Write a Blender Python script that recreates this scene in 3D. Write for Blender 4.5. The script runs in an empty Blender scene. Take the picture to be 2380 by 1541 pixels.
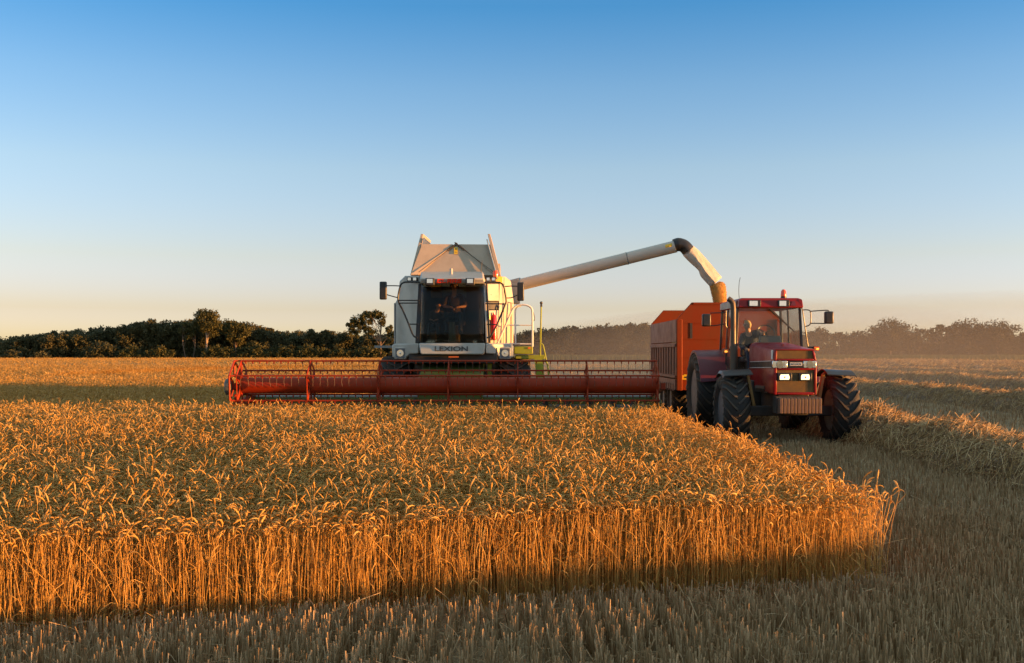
import bpy, math, random
import numpy as np
from mathutils import Vector, Matrix, noise

random.seed(7)
rng = np.random.default_rng(7)
scene = bpy.context.scene
COL = scene.collection
R = math.radians

# ------------------------------------------------------------------ camera, world, sun, exposure
CAM_H = 1.82                       # eye height above the field, metres
F = 2512.0                         # focal length in units of a 2380 wide frame
cam = bpy.data.cameras.new("camera")
cam.sensor_width = 36.0
cam.lens = 36.0 * F / 2380.0
cam.shift_y = 50.0 / 2380.0
cam.clip_start = 0.1
cam.clip_end = 6000.0
camo = bpy.data.objects.new("camera", cam)
COL.objects.link(camo)
camo.location = (0, 0, CAM_H)
camo.rotation_euler = (R(90), 0, 0)
scene.camera = camo

SUN_ELEV = R(2.2)
SUN_SIDE = R(-11.2)               # the sun stands on the right, a little behind the camera
LAMP_ELEV = R(1.7)                # the lamp sits at the lower rim of the low sun
SUN_DIR = Vector((math.cos(SUN_SIDE) * math.cos(LAMP_ELEV), math.sin(SUN_SIDE) * math.cos(LAMP_ELEV), math.sin(LAMP_ELEV)))
world = bpy.data.worlds.new("World")
scene.world = world
world.use_nodes = True
wn = world.node_tree
wn.nodes.clear()
sky = wn.nodes.new("ShaderNodeTexSky")
sky.sky_type = 'NISHITA'
sky.sun_disc = False
sky.sun_elevation = SUN_ELEV
sky.sun_rotation = R(90) - SUN_SIDE
sky.altitude = 0
sky.air_density = 1.0
sky.dust_density = 0.3
sky.ozone_density = 2.4
bg = wn.nodes.new("ShaderNodeBackground")
bg.inputs[1].default_value = 0.15
# sky tint by elevation: paler band above the horizon, overhead brightened as added fill light
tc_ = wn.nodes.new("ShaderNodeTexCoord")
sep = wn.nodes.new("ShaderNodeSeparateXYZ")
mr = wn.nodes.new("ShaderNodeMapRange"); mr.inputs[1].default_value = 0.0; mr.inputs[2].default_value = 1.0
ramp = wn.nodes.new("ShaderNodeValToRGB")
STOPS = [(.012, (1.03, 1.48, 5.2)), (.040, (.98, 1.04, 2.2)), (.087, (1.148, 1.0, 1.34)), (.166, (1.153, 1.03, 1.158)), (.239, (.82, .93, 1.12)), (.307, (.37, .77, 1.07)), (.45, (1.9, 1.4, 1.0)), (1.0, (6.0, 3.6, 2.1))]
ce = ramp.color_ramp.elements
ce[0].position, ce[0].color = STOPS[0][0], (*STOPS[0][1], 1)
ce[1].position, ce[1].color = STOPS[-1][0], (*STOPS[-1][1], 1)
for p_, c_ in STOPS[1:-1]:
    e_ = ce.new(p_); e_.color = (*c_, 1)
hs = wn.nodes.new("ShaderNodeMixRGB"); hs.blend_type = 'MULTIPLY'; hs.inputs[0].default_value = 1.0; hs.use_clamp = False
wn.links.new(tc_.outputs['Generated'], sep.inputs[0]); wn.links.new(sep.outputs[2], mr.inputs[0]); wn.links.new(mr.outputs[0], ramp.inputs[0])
wo = wn.nodes.new("ShaderNodeOutputWorld")
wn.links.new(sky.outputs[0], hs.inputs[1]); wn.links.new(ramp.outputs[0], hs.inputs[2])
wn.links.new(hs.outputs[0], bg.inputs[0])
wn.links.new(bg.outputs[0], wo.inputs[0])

sun = bpy.data.lights.new("sun", 'SUN')
sun.energy = 3.6
sun.angle = R(0.5)
sun.color = (1.0, 0.435, 0.11)
suno = bpy.data.objects.new("sun", sun)
COL.objects.link(suno)
suno.location = SUN_DIR * 60
suno.rotation_euler = SUN_DIR.to_track_quat('Z', 'Y').to_euler()

vs = scene.view_settings
scene.display_settings.display_device = 'sRGB'
vs.view_transform = 'Standard'
vs.look = 'None'
vs.exposure = 2.0
vs.gamma = 1.0
scene.render.engine = 'CYCLES'
cy = scene.cycles
cy.max_bounces = 8
cy.diffuse_bounces = 3
cy.glossy_bounces = 3
cy.transmission_bounces = 6
cy.transparent_max_bounces = 12
cy.volume_bounces = 1
cy.caustics_reflective = False
cy.caustics_refractive = False
cy.use_denoising = True
cy.denoiser = 'OPENIMAGEDENOISE'

# ------------------------------------------------------------------ pixel helpers (photo measurements -> metres)
def W(px, py, Y):
    return Vector(((px - 1190) / F * Y, Y, CAM_H - (py - 820) / F * Y))
def Z1(x, y, Y): return W(x * .27491 + 864.2, y * .27491 + 525.3, Y)
def Z3(x, y, Y): return W(x * .32982 + 1508.2, y * .3299 + 542.3, Y)
def Z4(x, y, Y): return W(x * .25293 + 1576, y * .25293 + 660.9, Y)

# ------------------------------------------------------------------ materials
def new_mat(name):
    m = bpy.data.materials.new(name)
    m.use_nodes = True
    return m, m.node_tree, m.node_tree.nodes['Principled BSDF']

def paint(name, col, rough=0.4, metal=0.0, dirt=(0.20, 0.15, 0.09), damt=0.35, scale=2.5, coat=0.0, bump=0.0, spec=.5):
    """painted or plain surface with uneven dust and slight roughness changes"""
    m, t, b = new_mat(name)
    n = t.nodes; l = t.links
    tc = n.new("ShaderNodeTexCoord")
    no = n.new("ShaderNodeTexNoise"); no.inputs['Scale'].default_value = scale; no.inputs['Detail'].default_value = 6; no.inputs['Roughness'].default_value = .65
    l.new(tc.outputs['Object'], no.inputs['Vector'])
    rp = n.new("ShaderNodeValToRGB"); rp.color_ramp.elements[0].position = .42; rp.color_ramp.elements[1].position = .75
    l.new(no.outputs['Fac'], rp.inputs[0])
    ml = n.new("ShaderNodeMath"); ml.operation = 'MULTIPLY'; ml.inputs[1].default_value = damt
    l.new(rp.outputs[0], ml.inputs[0])
    mx = n.new("ShaderNodeMixRGB"); mx.inputs[1].default_value = (*col, 1); mx.inputs[2].default_value = (*dirt, 1)
    l.new(ml.outputs[0], mx.inputs[0]); l.new(mx.outputs[0], b.inputs['Base Color'])
    ro = n.new("ShaderNodeMath"); ro.operation = 'MULTIPLY_ADD'; ro.inputs[1].default_value = .3; ro.inputs[2].default_value = rough - .08
    l.new(rp.outputs[0], ro.inputs[0]); l.new(ro.outputs[0], b.inputs['Roughness'])
    b.inputs['Metallic'].default_value = metal
    b.inputs['Coat Weight'].default_value = coat
    b.inputs['Specular IOR Level'].default_value = spec
    if bump:
        n2 = n.new("ShaderNodeTexNoise"); n2.inputs['Scale'].default_value = scale * 14; n2.inputs['Detail'].default_value = 4
        l.new(tc.outputs['Object'], n2.inputs['Vector'])
        bp = n.new("ShaderNodeBump"); bp.inputs['Strength'].default_value = bump; bp.inputs['Distance'].default_value = .02
        l.new(n2.outputs['Fac'], bp.inputs['Height']); l.new(bp.outputs[0], b.inputs['Normal'])
    return m

def plant(name, c0, c1, trans=0.3, rough=0.6, c2=None, spec=.25):
    """thin plant matter, coloured per stem or leaf by the 'tint' attribute"""
    m, t, b = new_mat(name)
    n = t.nodes; l = t.links
    at = n.new("ShaderNodeAttribute"); at.attribute_name = 'tint'
    rp = n.new("ShaderNodeValToRGB")
    rp.color_ramp.elements[0].color = (*c0, 1); rp.color_ramp.elements[1].color = (*c1, 1)
    if c2:
        e = rp.color_ramp.elements.new(.5); e.color = (*c2, 1)
    l.new(at.outputs['Fac'], rp.inputs[0])
    l.new(rp.outputs[0], b.inputs['Base Color'])
    b.inputs['Roughness'].default_value = rough
    b.inputs['Specular IOR Level'].default_value = spec
    if trans > 0:
        tr = n.new("ShaderNodeBsdfTranslucent"); l.new(rp.outputs[0], tr.inputs[0])
        ms = n.new("ShaderNodeMixShader"); ms.inputs[0].default_value = trans
        l.new(b.outputs[0], ms.inputs[1]); l.new(tr.outputs[0], ms.inputs[2])
        l.new(ms.outputs[0], n['Material Output'].inputs[0])
    return m

def emit(name, col, strength, base=(.8, .8, .8)):
    m, t, b = new_mat(name)
    b.inputs['Base Color'].default_value = (*base, 1)
    b.inputs['Emission Color'].default_value = (*col, 1)
    b.inputs['Emission Strength'].default_value = strength
    return m

def glass(name, tint, refl=1.0, dust=(.35, .27, .18), damt=.05):
    """thin pane: tinted see-through, mirror reflection at grazing angles, a film of dust"""
    m, t, b = new_mat(name)
    n = t.nodes; l = t.links
    n.remove(b)
    tr = n.new("ShaderNodeBsdfTransparent"); tr.inputs[0].default_value = (*tint, 1)
    gl = n.new("ShaderNodeBsdfGlossy"); gl.inputs['Roughness'].default_value = .02
    fr = n.new("ShaderNodeFresnel"); fr.inputs[0].default_value = 1.45
    mu = n.new("ShaderNodeMath"); mu.operation = 'MULTIPLY'; mu.inputs[1].default_value = refl
    l.new(fr.outputs[0], mu.inputs[0])
    a = n.new("ShaderNodeMixShader"); l.new(mu.outputs[0], a.inputs[0]); l.new(tr.outputs[0], a.inputs[1]); l.new(gl.outputs[0], a.inputs[2])
    df = n.new("ShaderNodeBsdfDiffuse"); df.inputs[0].default_value = (*dust, 1)
    c = n.new("ShaderNodeMixShader"); c.inputs[0].default_value = damt
    l.new(a.outputs[0], c.inputs[1]); l.new(df.outputs[0], c.inputs[2])
    l.new(c.outputs[0], n['Material Output'].inputs[0])
    return m

M = {}
M['white'] = paint('white_paint', (.43, .405, .355), .40, dirt=(.27, .215, .145), damt=.5, scale=1.8)
M['tank'] = paint('tank_sheet', (.44, .345, .25), .5, dirt=(.27, .20, .13), damt=.55, scale=2.2)
M['greysheet'] = paint('grey_sheet', (.30, .29, .27), .45)
M['tube'] = paint('unloader_paint', (.50, .45, .38), .35, dirt=(.32, .25, .16), damt=.25, scale=1.2)
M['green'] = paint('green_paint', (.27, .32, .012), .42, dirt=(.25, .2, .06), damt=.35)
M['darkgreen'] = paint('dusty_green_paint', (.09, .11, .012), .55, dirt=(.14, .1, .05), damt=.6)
M['red'] = paint('reel_red_paint', (.28, .026, .004), .5, spec=.22, dirt=(.15, .055, .02), damt=.45, scale=4)
M['orange'] = paint('trailer_orange_paint', (.22, .030, .002), .6, spec=.2, dirt=(.14, .048, .014), damt=.6, scale=1.5)
M['trailerside'] = paint('dull_trailer_side', (.19, .085, .055), .6, dirt=(.15, .09, .06), damt=.7, scale=2)  # browner and duller than the orange end panels
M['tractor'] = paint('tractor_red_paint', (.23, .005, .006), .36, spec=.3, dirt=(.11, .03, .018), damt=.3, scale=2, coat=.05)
M['tractordark'] = paint('dark_red_plastic', (.12, .010, .020), .4, dirt=(.16, .07, .06), damt=.3)  # dark red plastic of the rear fenders and small fittings
M['black'] = paint('black_plastic', (.014, .014, .015), .42, dirt=(.09, .065, .04), damt=.35)
M['iron'] = paint('dark_iron', (.03, .026, .024), .6, dirt=(.14, .09, .05), damt=.6)
M['weight'] = paint('rusty_cast_iron', (.11, .06, .04), .6, dirt=(.22, .12, .07), damt=.6, scale=6)
M['rubber'] = paint('tyre_rubber', (.012, .011, .010), .8, dirt=(.07, .05, .03), damt=.5, scale=5, bump=.3)
M['lug'] = paint('dusty_tyre_lug', (.032, .026, .021), .75, dirt=(.17, .11, .06), damt=.7, scale=5, bump=.3)
M['rim'] = paint('silver_rim', (.13, .14, .16), .45, metal=.3, dirt=(.12, .09, .06), damt=.7)
M['steel'] = paint('pipe_steel', (.5, .46, .4), .35, metal=.5, dirt=(.3, .2, .12), damt=.5, scale=8)
M['exhaust'] = paint('exhaust_steel', (.075, .06, .045), .5, metal=.3, dirt=(.15, .09, .05), damt=.6, scale=7)
M['grille'] = paint('dusty_grille_mesh', (.12, .07, .02), .7, dirt=(.26, .15, .04), damt=.8, scale=5)
M['grey'] = paint('dash_grey_plastic', (.10, .105, .10), .6)
M['darkcloth'] = paint('seat_cloth', (.03, .03, .033), .8)
M['olive'] = paint('cab_lining', (.20, .16, .05), .7)
M['cabdark'] = paint('cab_inner_panel', (.05, .05, .042), .7)
M['redletter'] = paint('red_letter', (.85, .045, .010), .4, damt=.1)
M['darkletter'] = paint('dark_letter', (.05, .05, .05), .4, damt=.1)
M['whiteletter'] = paint('white_letter', (.75, .73, .68), .4, damt=.2)
M['yellow'] = paint('yellow_sticker', (.75, .47, .02), .45, damt=.2)
M['chrome'] = paint('mirror_glass', (.8, .8, .8), .08, metal=1.0, damt=.05)
M['glass'] = glass('tinted_cab_glass', (.68, .65, .55), .4, damt=.006)
M['clear'] = glass('clear_cab_glass', (.94, .96, .95), .6, damt=.008)
M['lens'] = glass('lamp_lens', (.9, .9, .88), 1.0, damt=.10)
M['reflector'] = paint('lamp_reflector', (.8, .78, .74), .18, metal=.9, damt=.05)
M['lampon'] = emit('lit_headlamp', (1, .70, .28), .6)
M['amberon'] = emit('lit_amber', (1, .40, .05), .4, (.9, .35, .05))
M['amber'] = paint('amber_lens', (.75, .16, .02), .2, damt=.05, coat=.5)
M['beacon'] = paint('red_beacon_lens', (.80, .10, .02), .2, damt=.05, coat=.5)
M['extred'] = paint('extinguisher_red', (.55, .02, .012), .25, damt=.1, coat=.5)
M['sock'] = paint('spout_tarpaulin', (.50, .46, .40), .65, dirt=(.36, .30, .22), damt=.5, scale=5, bump=.5)
M['grain'] = paint('wheat_grain', (.46, .22, .045), .8, dirt=(.34, .15, .03), damt=.6, scale=9, bump=.5)
M['skin'] = paint('skin', (.48, .27, .18), .55, damt=.05)
M['skinlight'] = paint('fair_skin', (.55, .33, .23), .55, damt=.05)
M['navy'] = paint('navy_cloth', (.012, .022, .05), .85, damt=.05)
M['brownshirt'] = paint('dark_brown_cloth', (.035, .022, .018), .85, damt=.1)
M['jeans'] = paint('blue_denim', (.03, .045, .085), .85, damt=.1)
M['childshirt'] = paint('grey_cloth', (.07, .065, .06), .85, damt=.1)
M['blond'] = paint('blond_hair', (.72, .52, .24), .55, damt=.2, scale=20)
M['brownhair'] = paint('brown_hair', (.05, .028, .016), .55, damt=.2, scale=20)
M['eye'] = paint('eye_dark', (.02, .015, .012), .2, damt=0)
M['shoe'] = paint('dark_shoe', (.03, .025, .02), .6)
M['wheat'] = plant('wheat_straw', (.46, .25, .055), (.80, .52, .17), .36, .5, (.64, .375, .095))
M['stubble'] = plant('stubble_straw', (.28, .165, .07), (.66, .47, .26), .2, .55, (.46, .30, .145))
M['tine'] = paint('tine_wire', (.10, .07, .06), .5)
M['straw'] = plant('loose_straw', (.16, .085, .03), (.74, .52, .26), .15, .5, (.44, .27, .10))
M['bracket'] = paint('sunlit_bracket', (.36, .20, .05), .6, dirt=(.2, .12, .05), damt=.5)  # golden sunlight on the bracket put into its base colour
M['leafL'] = plant('warm_leaf', (.045, .05, .014), (.125, .105, .032), .25, .6, (.088, .08, .025))
M['leafdark'] = plant('dark_leaf', (.050, .052, .024), (.125, .10, .036), .25, .6, (.080, .074, .030))
M['leafR'] = plant('olive_leaf', (.022, .025, .009), (.055, .052, .018), .2, .6, (.036, .038, .013))
M['grass'] = plant('verge_grass', (.045, .07, .02), (.10, .125, .04), .3, .6)
M['bark'] = paint('bark', (.20, .13, .08), .85, dirt=(.09, .06, .04), damt=.7, scale=4)
M['barkpale'] = paint('pale_bark', (.34, .25, .17), .8, dirt=(.16, .11, .08), damt=.6, scale=4)

# ------------------------------------------------------------------ object helpers
def tag(o, label=None, cat=None, group=None, kind=None):
    if label: o['label'] = label
    if cat: o['category'] = cat
    if group: o['group'] = group
    if kind: o['kind'] = kind
    return o

def thing(name, loc, label, cat, group=None):
    o = bpy.data.objects.new(name, None)
    o.empty_display_size = .3
    COL.objects.link(o)
    o.location = loc
    return tag(o, label, cat, group)

class MB:
    """collects faces in world metres; build() links them as one mesh object"""
    def __init__(s): s.v = []; s.f = []; s.mi = []; s.cur = 0
    def add(s, vs, fs):
        b = len(s.v); s.mi += [s.cur] * len(fs)
        s.v += [tuple(v) for v in vs]
        s.f += [tuple(b + i for i in f) for f in fs]
        return s
    def hexa(s, p):   # 8 points: bottom ring 0-3, top ring 4-7
        return s.add(p, [(0, 3, 2, 1), (4, 5, 6, 7), (0, 1, 5, 4), (1, 2, 6, 5), (2, 3, 7, 6), (3, 0, 4, 7)])
    def box(s, x0, x1, y0, y1, z0, z1):
        return s.hexa([(x0, y0, z0), (x1, y0, z0), (x1, y1, z0), (x0, y1, z0), (x0, y0, z1), (x1, y0, z1), (x1, y1, z1), (x0, y1, z1)])
    def prism(s, pts, ext):
        n = len(pts); e = Vector(ext)
        a = [Vector(p) for p in pts]
        return s.add(a + [p + e for p in a], [tuple(range(n)), tuple(range(2 * n - 1, n - 1, -1))] + [(i, i + n, (i + 1) % n + n, (i + 1) % n) for i in range(n)])
    def tube(s, pts, r, n=8, cap=True):
        pts = [Vector(p) for p in pts]
        rs = r if isinstance(r, (list, tuple)) else [r] * len(pts)
        rings = []; U = None
        for i, p in enumerate(pts):
            t = (pts[min(i + 1, len(pts) - 1)] - pts[max(i - 1, 0)]).normalized()
            if U is None:
                ref = Vector((0, 0, 1)) if abs(t.z) < .9 else Vector((1, 0, 0))
                U = t.cross(ref).normalized()
            else:
                U = (U - t * U.dot(t)).normalized()
            V = t.cross(U)
            rings.append([p + (U * math.cos(2 * math.pi * k / n) + V * math.sin(2 * math.pi * k / n)) * rs[i] for k in range(n)])
        vs = [v for q in rings for v in q]
        fs = []
        for i in range(len(pts) - 1):
            for k in range(n):
                k2 = (k + 1) % n
                fs.append((i * n + k, i * n + k2, (i + 1) * n + k2, (i + 1) * n + k))
        if cap:
            fs.append(tuple(range(n - 1, -1, -1))); fs.append(tuple((len(pts) - 1) * n + k for k in range(n)))
        return s.add(vs, fs)
    def lathe(s, prof, c, axis='x', n=32, cap=True):
        c = Vector(c); vs = []
        for (r, t) in prof:
            for k in range(n):
                a = 2 * math.pi * k / n
                ca, sa = r * math.cos(a), r * math.sin(a)
                d = {'x': (t, ca, sa), 'y': (ca, t, sa), 'z': (ca, sa, t)}[axis]
                vs.append(c + Vector(d))
        fs = []
        for i in range(len(prof) - 1):
            for k in range(n):
                k2 = (k + 1) % n
                fs.append((i * n + k, i * n + k2, (i + 1) * n + k2, (i + 1) * n + k))
        if cap:
            fs.append(tuple(range(n - 1, -1, -1))); fs.append(tuple((len(prof) - 1) * n + k for k in range(n)))
        return s.add(vs, fs)
    def ball(s, c, r, n=10, m=6):
        rx, ry, rz = r if isinstance(r, (tuple, list)) else (r, r, r)
        c = Vector(c)
        vs = [c + Vector((0, 0, rz))]
        for i in range(1, m):
            ph = math.pi * i / m
            for k in range(n):
                a = 2 * math.pi * k / n
                vs.append(c + Vector((rx * math.sin(ph) * math.cos(a), ry * math.sin(ph) * math.sin(a), rz * math.cos(ph))))
        vs.append(c - Vector((0, 0, rz)))
        fs = [(0, 1 + k, 1 + (k + 1) % n) for k in range(n)]
        for i in range(m - 2):
            for k in range(n):
                a = 1 + i * n
                fs.append((a + k, a + n + k, a + n + (k + 1) % n, a + (k + 1) % n))
        b = 1 + (m - 2) * n; L = len(vs) - 1
        fs += [(L, b + (k + 1) % n, b + k) for k in range(n)]
        return s.add(vs, fs)
    def build(s, name, mat, parent=None, bevel=0.0, angle=35, label=None, segs=2):
        me = bpy.data.meshes.new(name)
        off = Vector((0, 0, 0))
        q = parent
        while q is not None:
            off += q.location; q = q.parent
        # a part gets its own origin, in the middle of its underside
        xs = [v[0] for v in s.v]; ys = [v[1] for v in s.v]; zs = [v[2] for v in s.v]
        org = Vector(((min(xs) + max(xs)) / 2, (min(ys) + max(ys)) / 2, min(zs)))
        me.from_pydata([tuple(Vector(v) - org) for v in s.v], [], s.f)
        import bmesh
        bm = bmesh.new(); bm.from_mesh(me)
        bmesh.ops.recalc_face_normals(bm, faces=bm.faces)
        bm.to_mesh(me); bm.free()
        for mt in (mat if isinstance(mat, (list, tuple)) else [mat]): me.materials.append(mt)
        me.polygons.foreach_set('material_index', s.mi)
        me.polygons.foreach_set('use_smooth', [True] * len(me.polygons))
        if angle <= 3: me.polygons.foreach_set('use_smooth', [False] * len(me.polygons))
        else: me.set_sharp_from_angle(angle=R(angle))
        o = bpy.data.objects.new(name, me)
        COL.objects.link(o)
        o.parent = parent
        o.location = org - off
        if bevel:
            b = o.modifiers.new('bevel', 'BEVEL'); b.width = bevel; b.segments = segs; b.limit_method = 'ANGLE'; b.angle_limit = R(40)
            b.harden_normals = False
        if label: o['label'] = label
        return o

def arc(c, r, a0, a1, n, plane='xz'):
    out = []
    for i in range(n + 1):
        a = R(a0 + (a1 - a0) * i / n)
        u, v = r * math.cos(a), r * math.sin(a)
        out.append(Vector(c) + Vector({'xz': (u, 0, v), 'yz': (0, u, v), 'xy': (u, v, 0)}[plane]))
    return out

def smooth_path(pts, k=6):
    """Catmull-Rom through the points"""
    P = [Vector(p) for p in pts]; P = [P[0] * 2 - P[1]] + P + [P[-1] * 2 - P[-2]]
    out = []
    for i in range(1, len(P) - 2):
        a, b, c, d = P[i - 1:i + 3]
        for j in range(k):
            t = j / k
            out.append(.5 * ((2 * b) + (c - a) * t + (2 * a - 5 * b + 4 * c - d) * t * t + (3 * b - 3 * c + d - a) * t ** 3))
    out.append(P[-2])
    return out

def lettering(text, width, height, c, mat, parent, slant=0.0, bold=0.0, name='lettering'):
    """raised letters standing on a face that looks towards -Y"""
    cu = bpy.data.curves.new('t', 'FONT'); cu.body = text; cu.size = 1; cu.extrude = .004; cu.offset = bold; cu.shear = slant
    cu.align_x = 'LEFT'
    to = bpy.data.objects.new('t', cu); COL.objects.link(to)
    bpy.context.view_layer.update()
    me = bpy.data.meshes.new_from_object(to.evaluated_get(bpy.context.evaluated_depsgraph_get()))
    bpy.data.objects.remove(to)
    n = len(me.vertices); co = np.empty(n * 3); me.vertices.foreach_get('co', co); co = co.reshape(-1, 3)
    lo = co.min(0); hi = co.max(0)
    x = ((co[:, 0] - lo[0]) / (hi[0] - lo[0]) - .5) * width
    z = (co[:, 1] - lo[1]) / (hi[1] - lo[1]) * height
    y = -co[:, 2]
    me.vertices.foreach_set('co', np.stack([x, y, z], 1).ravel()); me.flip_normals(); me.update()
    me.materials.clear(); me.materials.append(mat)
    o = bpy.data.objects.new(name, me); COL.objects.link(o)
    off = Vector((0, 0, 0)); q = parent
    while q is not None: off += q.location; q = q.parent
    o.parent = parent; o.location = Vector(c) - off
    return o

# numpy meshes for vegetation
def mesh_np(name, V, Q, mat, tint=None, parent=None, loc=(0, 0, 0), smooth=True):
    me = bpy.data.meshes.new(name)
    V = np.asarray(V, dtype=np.float32); Q = np.asarray(Q, dtype=np.int32)
    k = Q.shape[1]
    me.vertices.add(len(V)); me.vertices.foreach_set('co', (V - np.asarray(loc, dtype=np.float32)).ravel())
    me.loops.add(Q.size); me.loops.foreach_set('vertex_index', Q.ravel())
    me.polygons.add(len(Q)); me.polygons.foreach_set('loop_start', np.arange(0, Q.size, k, dtype=np.int32))
    me.update(calc_edges=True)
    me.polygons.foreach_set('use_smooth', np.full(len(Q), smooth))
    if tint is not None:
        a = me.attributes.new('tint', 'FLOAT', 'POINT'); a.data.foreach_set('value', np.asarray(tint, dtype=np.float32))
    me.materials.append(mat)
    o = bpy.data.objects.new(name, me); COL.objects.link(o)
    o.parent = parent
    if parent is None: o.location = loc
    return o

class NP:
    def __init__(s): s.V = []; s.Q = []; s.T = []; s.n = 0
    def add(s, V, Q, T):
        s.V.append(V); s.Q.append(Q + s.n); s.T.append(T); s.n += len(V)
    def tubes(s, P, Rad, tint, sides=3):
        N, K, _ = P.shape
        if N == 0: return
        T = np.gradient(P, axis=1); T /= np.linalg.norm(T, axis=2, keepdims=True) + 1e-9
        a = rng.uniform(0, 2 * np.pi, N)
        ref = np.stack([np.cos(a), np.sin(a), np.full(N, .13)], 1)[:, None, :]
        U = np.cross(T, ref); U /= np.linalg.norm(U, axis=2, keepdims=True) + 1e-9
        Vv = np.cross(T, U)
        an = np.arange(sides) * 2 * np.pi / sides
        V = P[:, :, None, :] + Rad[:, :, None, None] * (np.cos(an)[None, None, :, None] * U[:, :, None, :] + np.sin(an)[None, None, :, None] * Vv[:, :, None, :])
        idx = np.arange(N * K * sides).reshape(N, K, sides)
        A = idx[:, :-1, :]; B = np.roll(A, -1, axis=2); D = idx[:, 1:, :]; C = np.roll(D, -1, axis=2)
        Q = np.stack([A, B, C, D], -1).reshape(-1, 4)
        if tint.ndim == 1: tint = np.repeat(tint[:, None], K, 1)
        s.add(V.reshape(-1, 3), Q, np.repeat(tint, sides, axis=1).ravel())
    def ribbons(s, P, Wd, Sd, tint):
        """flat strips: P [N,K,3] centres, Wd [N,K] half widths, Sd [N,3] side vectors"""
        N, K, _ = P.shape
        if N == 0: return
        o = Sd[:, None, :] * Wd[:, :, None]
        V = np.stack([P - o, P + o], 2)
        idx = np.arange(N * K * 2).reshape(N, K, 2)
        Q = np.stack([idx[:, :-1, 0], idx[:, :-1, 1], idx[:, 1:, 1], idx[:, 1:, 0]], -1).reshape(-1, 4)
        s.add(V.reshape(-1, 3), Q, np.repeat(tint, K * 2))
    def quads(s, C, size, tint, flat=0.0):
        """leaf clusters: randomly turned quads around centres C"""
        N = len(C)
        a = rng.normal(size=(N, 3)); a /= np.linalg.norm(a, axis=1, keepdims=True)
        b = np.cross(a, rng.normal(size=(N, 3))); b /= np.linalg.norm(b, axis=1, keepdims=True)
        sz = size[:, None]
        V = np.stack([C - a * sz - b * sz * .5, C + a * sz * .3 - b * sz * .8, C + a * sz + b * sz * .4, C - a * sz * .4 + b * sz * .8], 1)
        s.add(V.reshape(-1, 3), np.arange(N * 4).reshape(N, 4), np.repeat(tint, 4))
    def build(s, name, mat, **k):
        return mesh_np(name, np.concatenate(s.V), np.concatenate(s.Q), mat, np.concatenate(s.T), **k)

def fbm(x, y, sc, seed=0.0):
    """cheap smooth value noise, vectorised"""
    out = np.zeros_like(x); amp = 1.0; tot = 0
    for o in range(3):
        u = x * sc + seed * 17.3 + o * 5.1; v = y * sc - seed * 9.7 + o * 3.7
        i = np.floor(u).astype(int); j = np.floor(v).astype(int); fu = u - i; fv = v - j
        fu = fu * fu * (3 - 2 * fu); fv = fv * fv * (3 - 2 * fv)
        def h(a, b):
            n = (a * 374761393 + b * 668265263 + int(seed * 1000) * 974634) & 0x7fffffff
            n = ((n ^ (n >> 13)) * 1274126177) & 0x7fffffff
            return ((n ^ (n >> 16)) & 0xffff) / 65535.0
        out += amp * ((h(i, j) * (1 - fu) + h(i + 1, j) * fu) * (1 - fv) + (h(i, j + 1) * (1 - fu) + h(i + 1, j + 1) * fu) * fv)
        tot += amp; amp *= .5; sc *= 2.1
    return out / tot
# ------------------------------------------------------------------ the field
REEL_Y, REEL_X0, REEL_X1 = 23.1, -5.80, 3.10
EDGE_X = 2.91                                        # right-hand edge of the standing wheat
def front_edge(x): return 7.62 + .245 * x            # near edge of the standing wheat

def soil_material():
    m, t, b = new_mat('harvested_soil')
    n = t.nodes; l = t.links
    tc = n.new("ShaderNodeTexCoord")
    mp = n.new("ShaderNodeMapping"); mp.inputs['Scale'].default_value = (1.0, .18, 1)
    l.new(tc.outputs['Object'], mp.inputs['Vector'])
    n1 = n.new("ShaderNodeTexNoise"); n1.inputs['Scale'].default_value = 1.4; n1.inputs['Detail'].default_value = 8; n1.inputs['Roughness'].default_value = .7
    n2 = n.new("ShaderNodeTexNoise"); n2.inputs['Scale'].default_value = 38; n2.inputs['Detail'].default_value = 5
    l.new(mp.outputs[0], n1.inputs['Vector']); l.new(tc.outputs['Object'], n2.inputs['Vector'])
    mx = n.new("ShaderNodeMath"); mx.operation = 'MULTIPLY_ADD'; mx.inputs[1].default_value = .55
    l.new(n2.outputs['Fac'], mx.inputs[0]); l.new(n1.outputs['Fac'], mx.inputs[2])
    rp = n.new("ShaderNodeValToRGB")
    rp.color_ramp.elements[0].position = .5; rp.color_ramp.elements[0].color = (.13, .085, .045, 1)
    rp.color_ramp.elements[1].position = 1.05 if False else 1.0; rp.color_ramp.elements[1].color = (.56, .41, .23, 1)
    l.new(mx.outputs[0], rp.inputs[0]); l.new(rp.outputs[0], b.inputs['Base Color'])
    b.inputs['Roughness'].default_value = .9
    b.inputs['Specular IOR Level'].default_value = .1
    bp = n.new("ShaderNodeBump"); bp.inputs['Strength'].default_value = .8; bp.inputs['Distance'].default_value = .12
    l.new(n2.outputs['Fac'], bp.inputs['Height']); l.new(bp.outputs[0], b.inputs['Normal'])
    return m
M['soil'] = soil_material()
gx = np.concatenate([[-2500, -1200, -500], np.linspace(-300, 300, 61), [500, 1200, 2500]])
gy = np.concatenate([[-600, -200], np.linspace(-40, 300, 69), [420, 800, 1600, 3500]])
GX, GY = np.meshgrid(gx, gy, indexing='ij')
GV = np.stack([GX, GY, np.zeros_like(GX)], -1).reshape(-1, 3)
ii = np.arange(len(gx) * len(gy)).reshape(len(gx), len(gy))
GQ = np.stack([ii[:-1, :-1], ii[1:, :-1], ii[1:, 1:], ii[:-1, 1:]], -1).reshape(-1, 4)
g = mesh_np('ground', GV, GQ, M['soil'])
tag(g, 'brown harvested field floor under stubble and wheat', 'ground', kind='structure')

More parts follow.
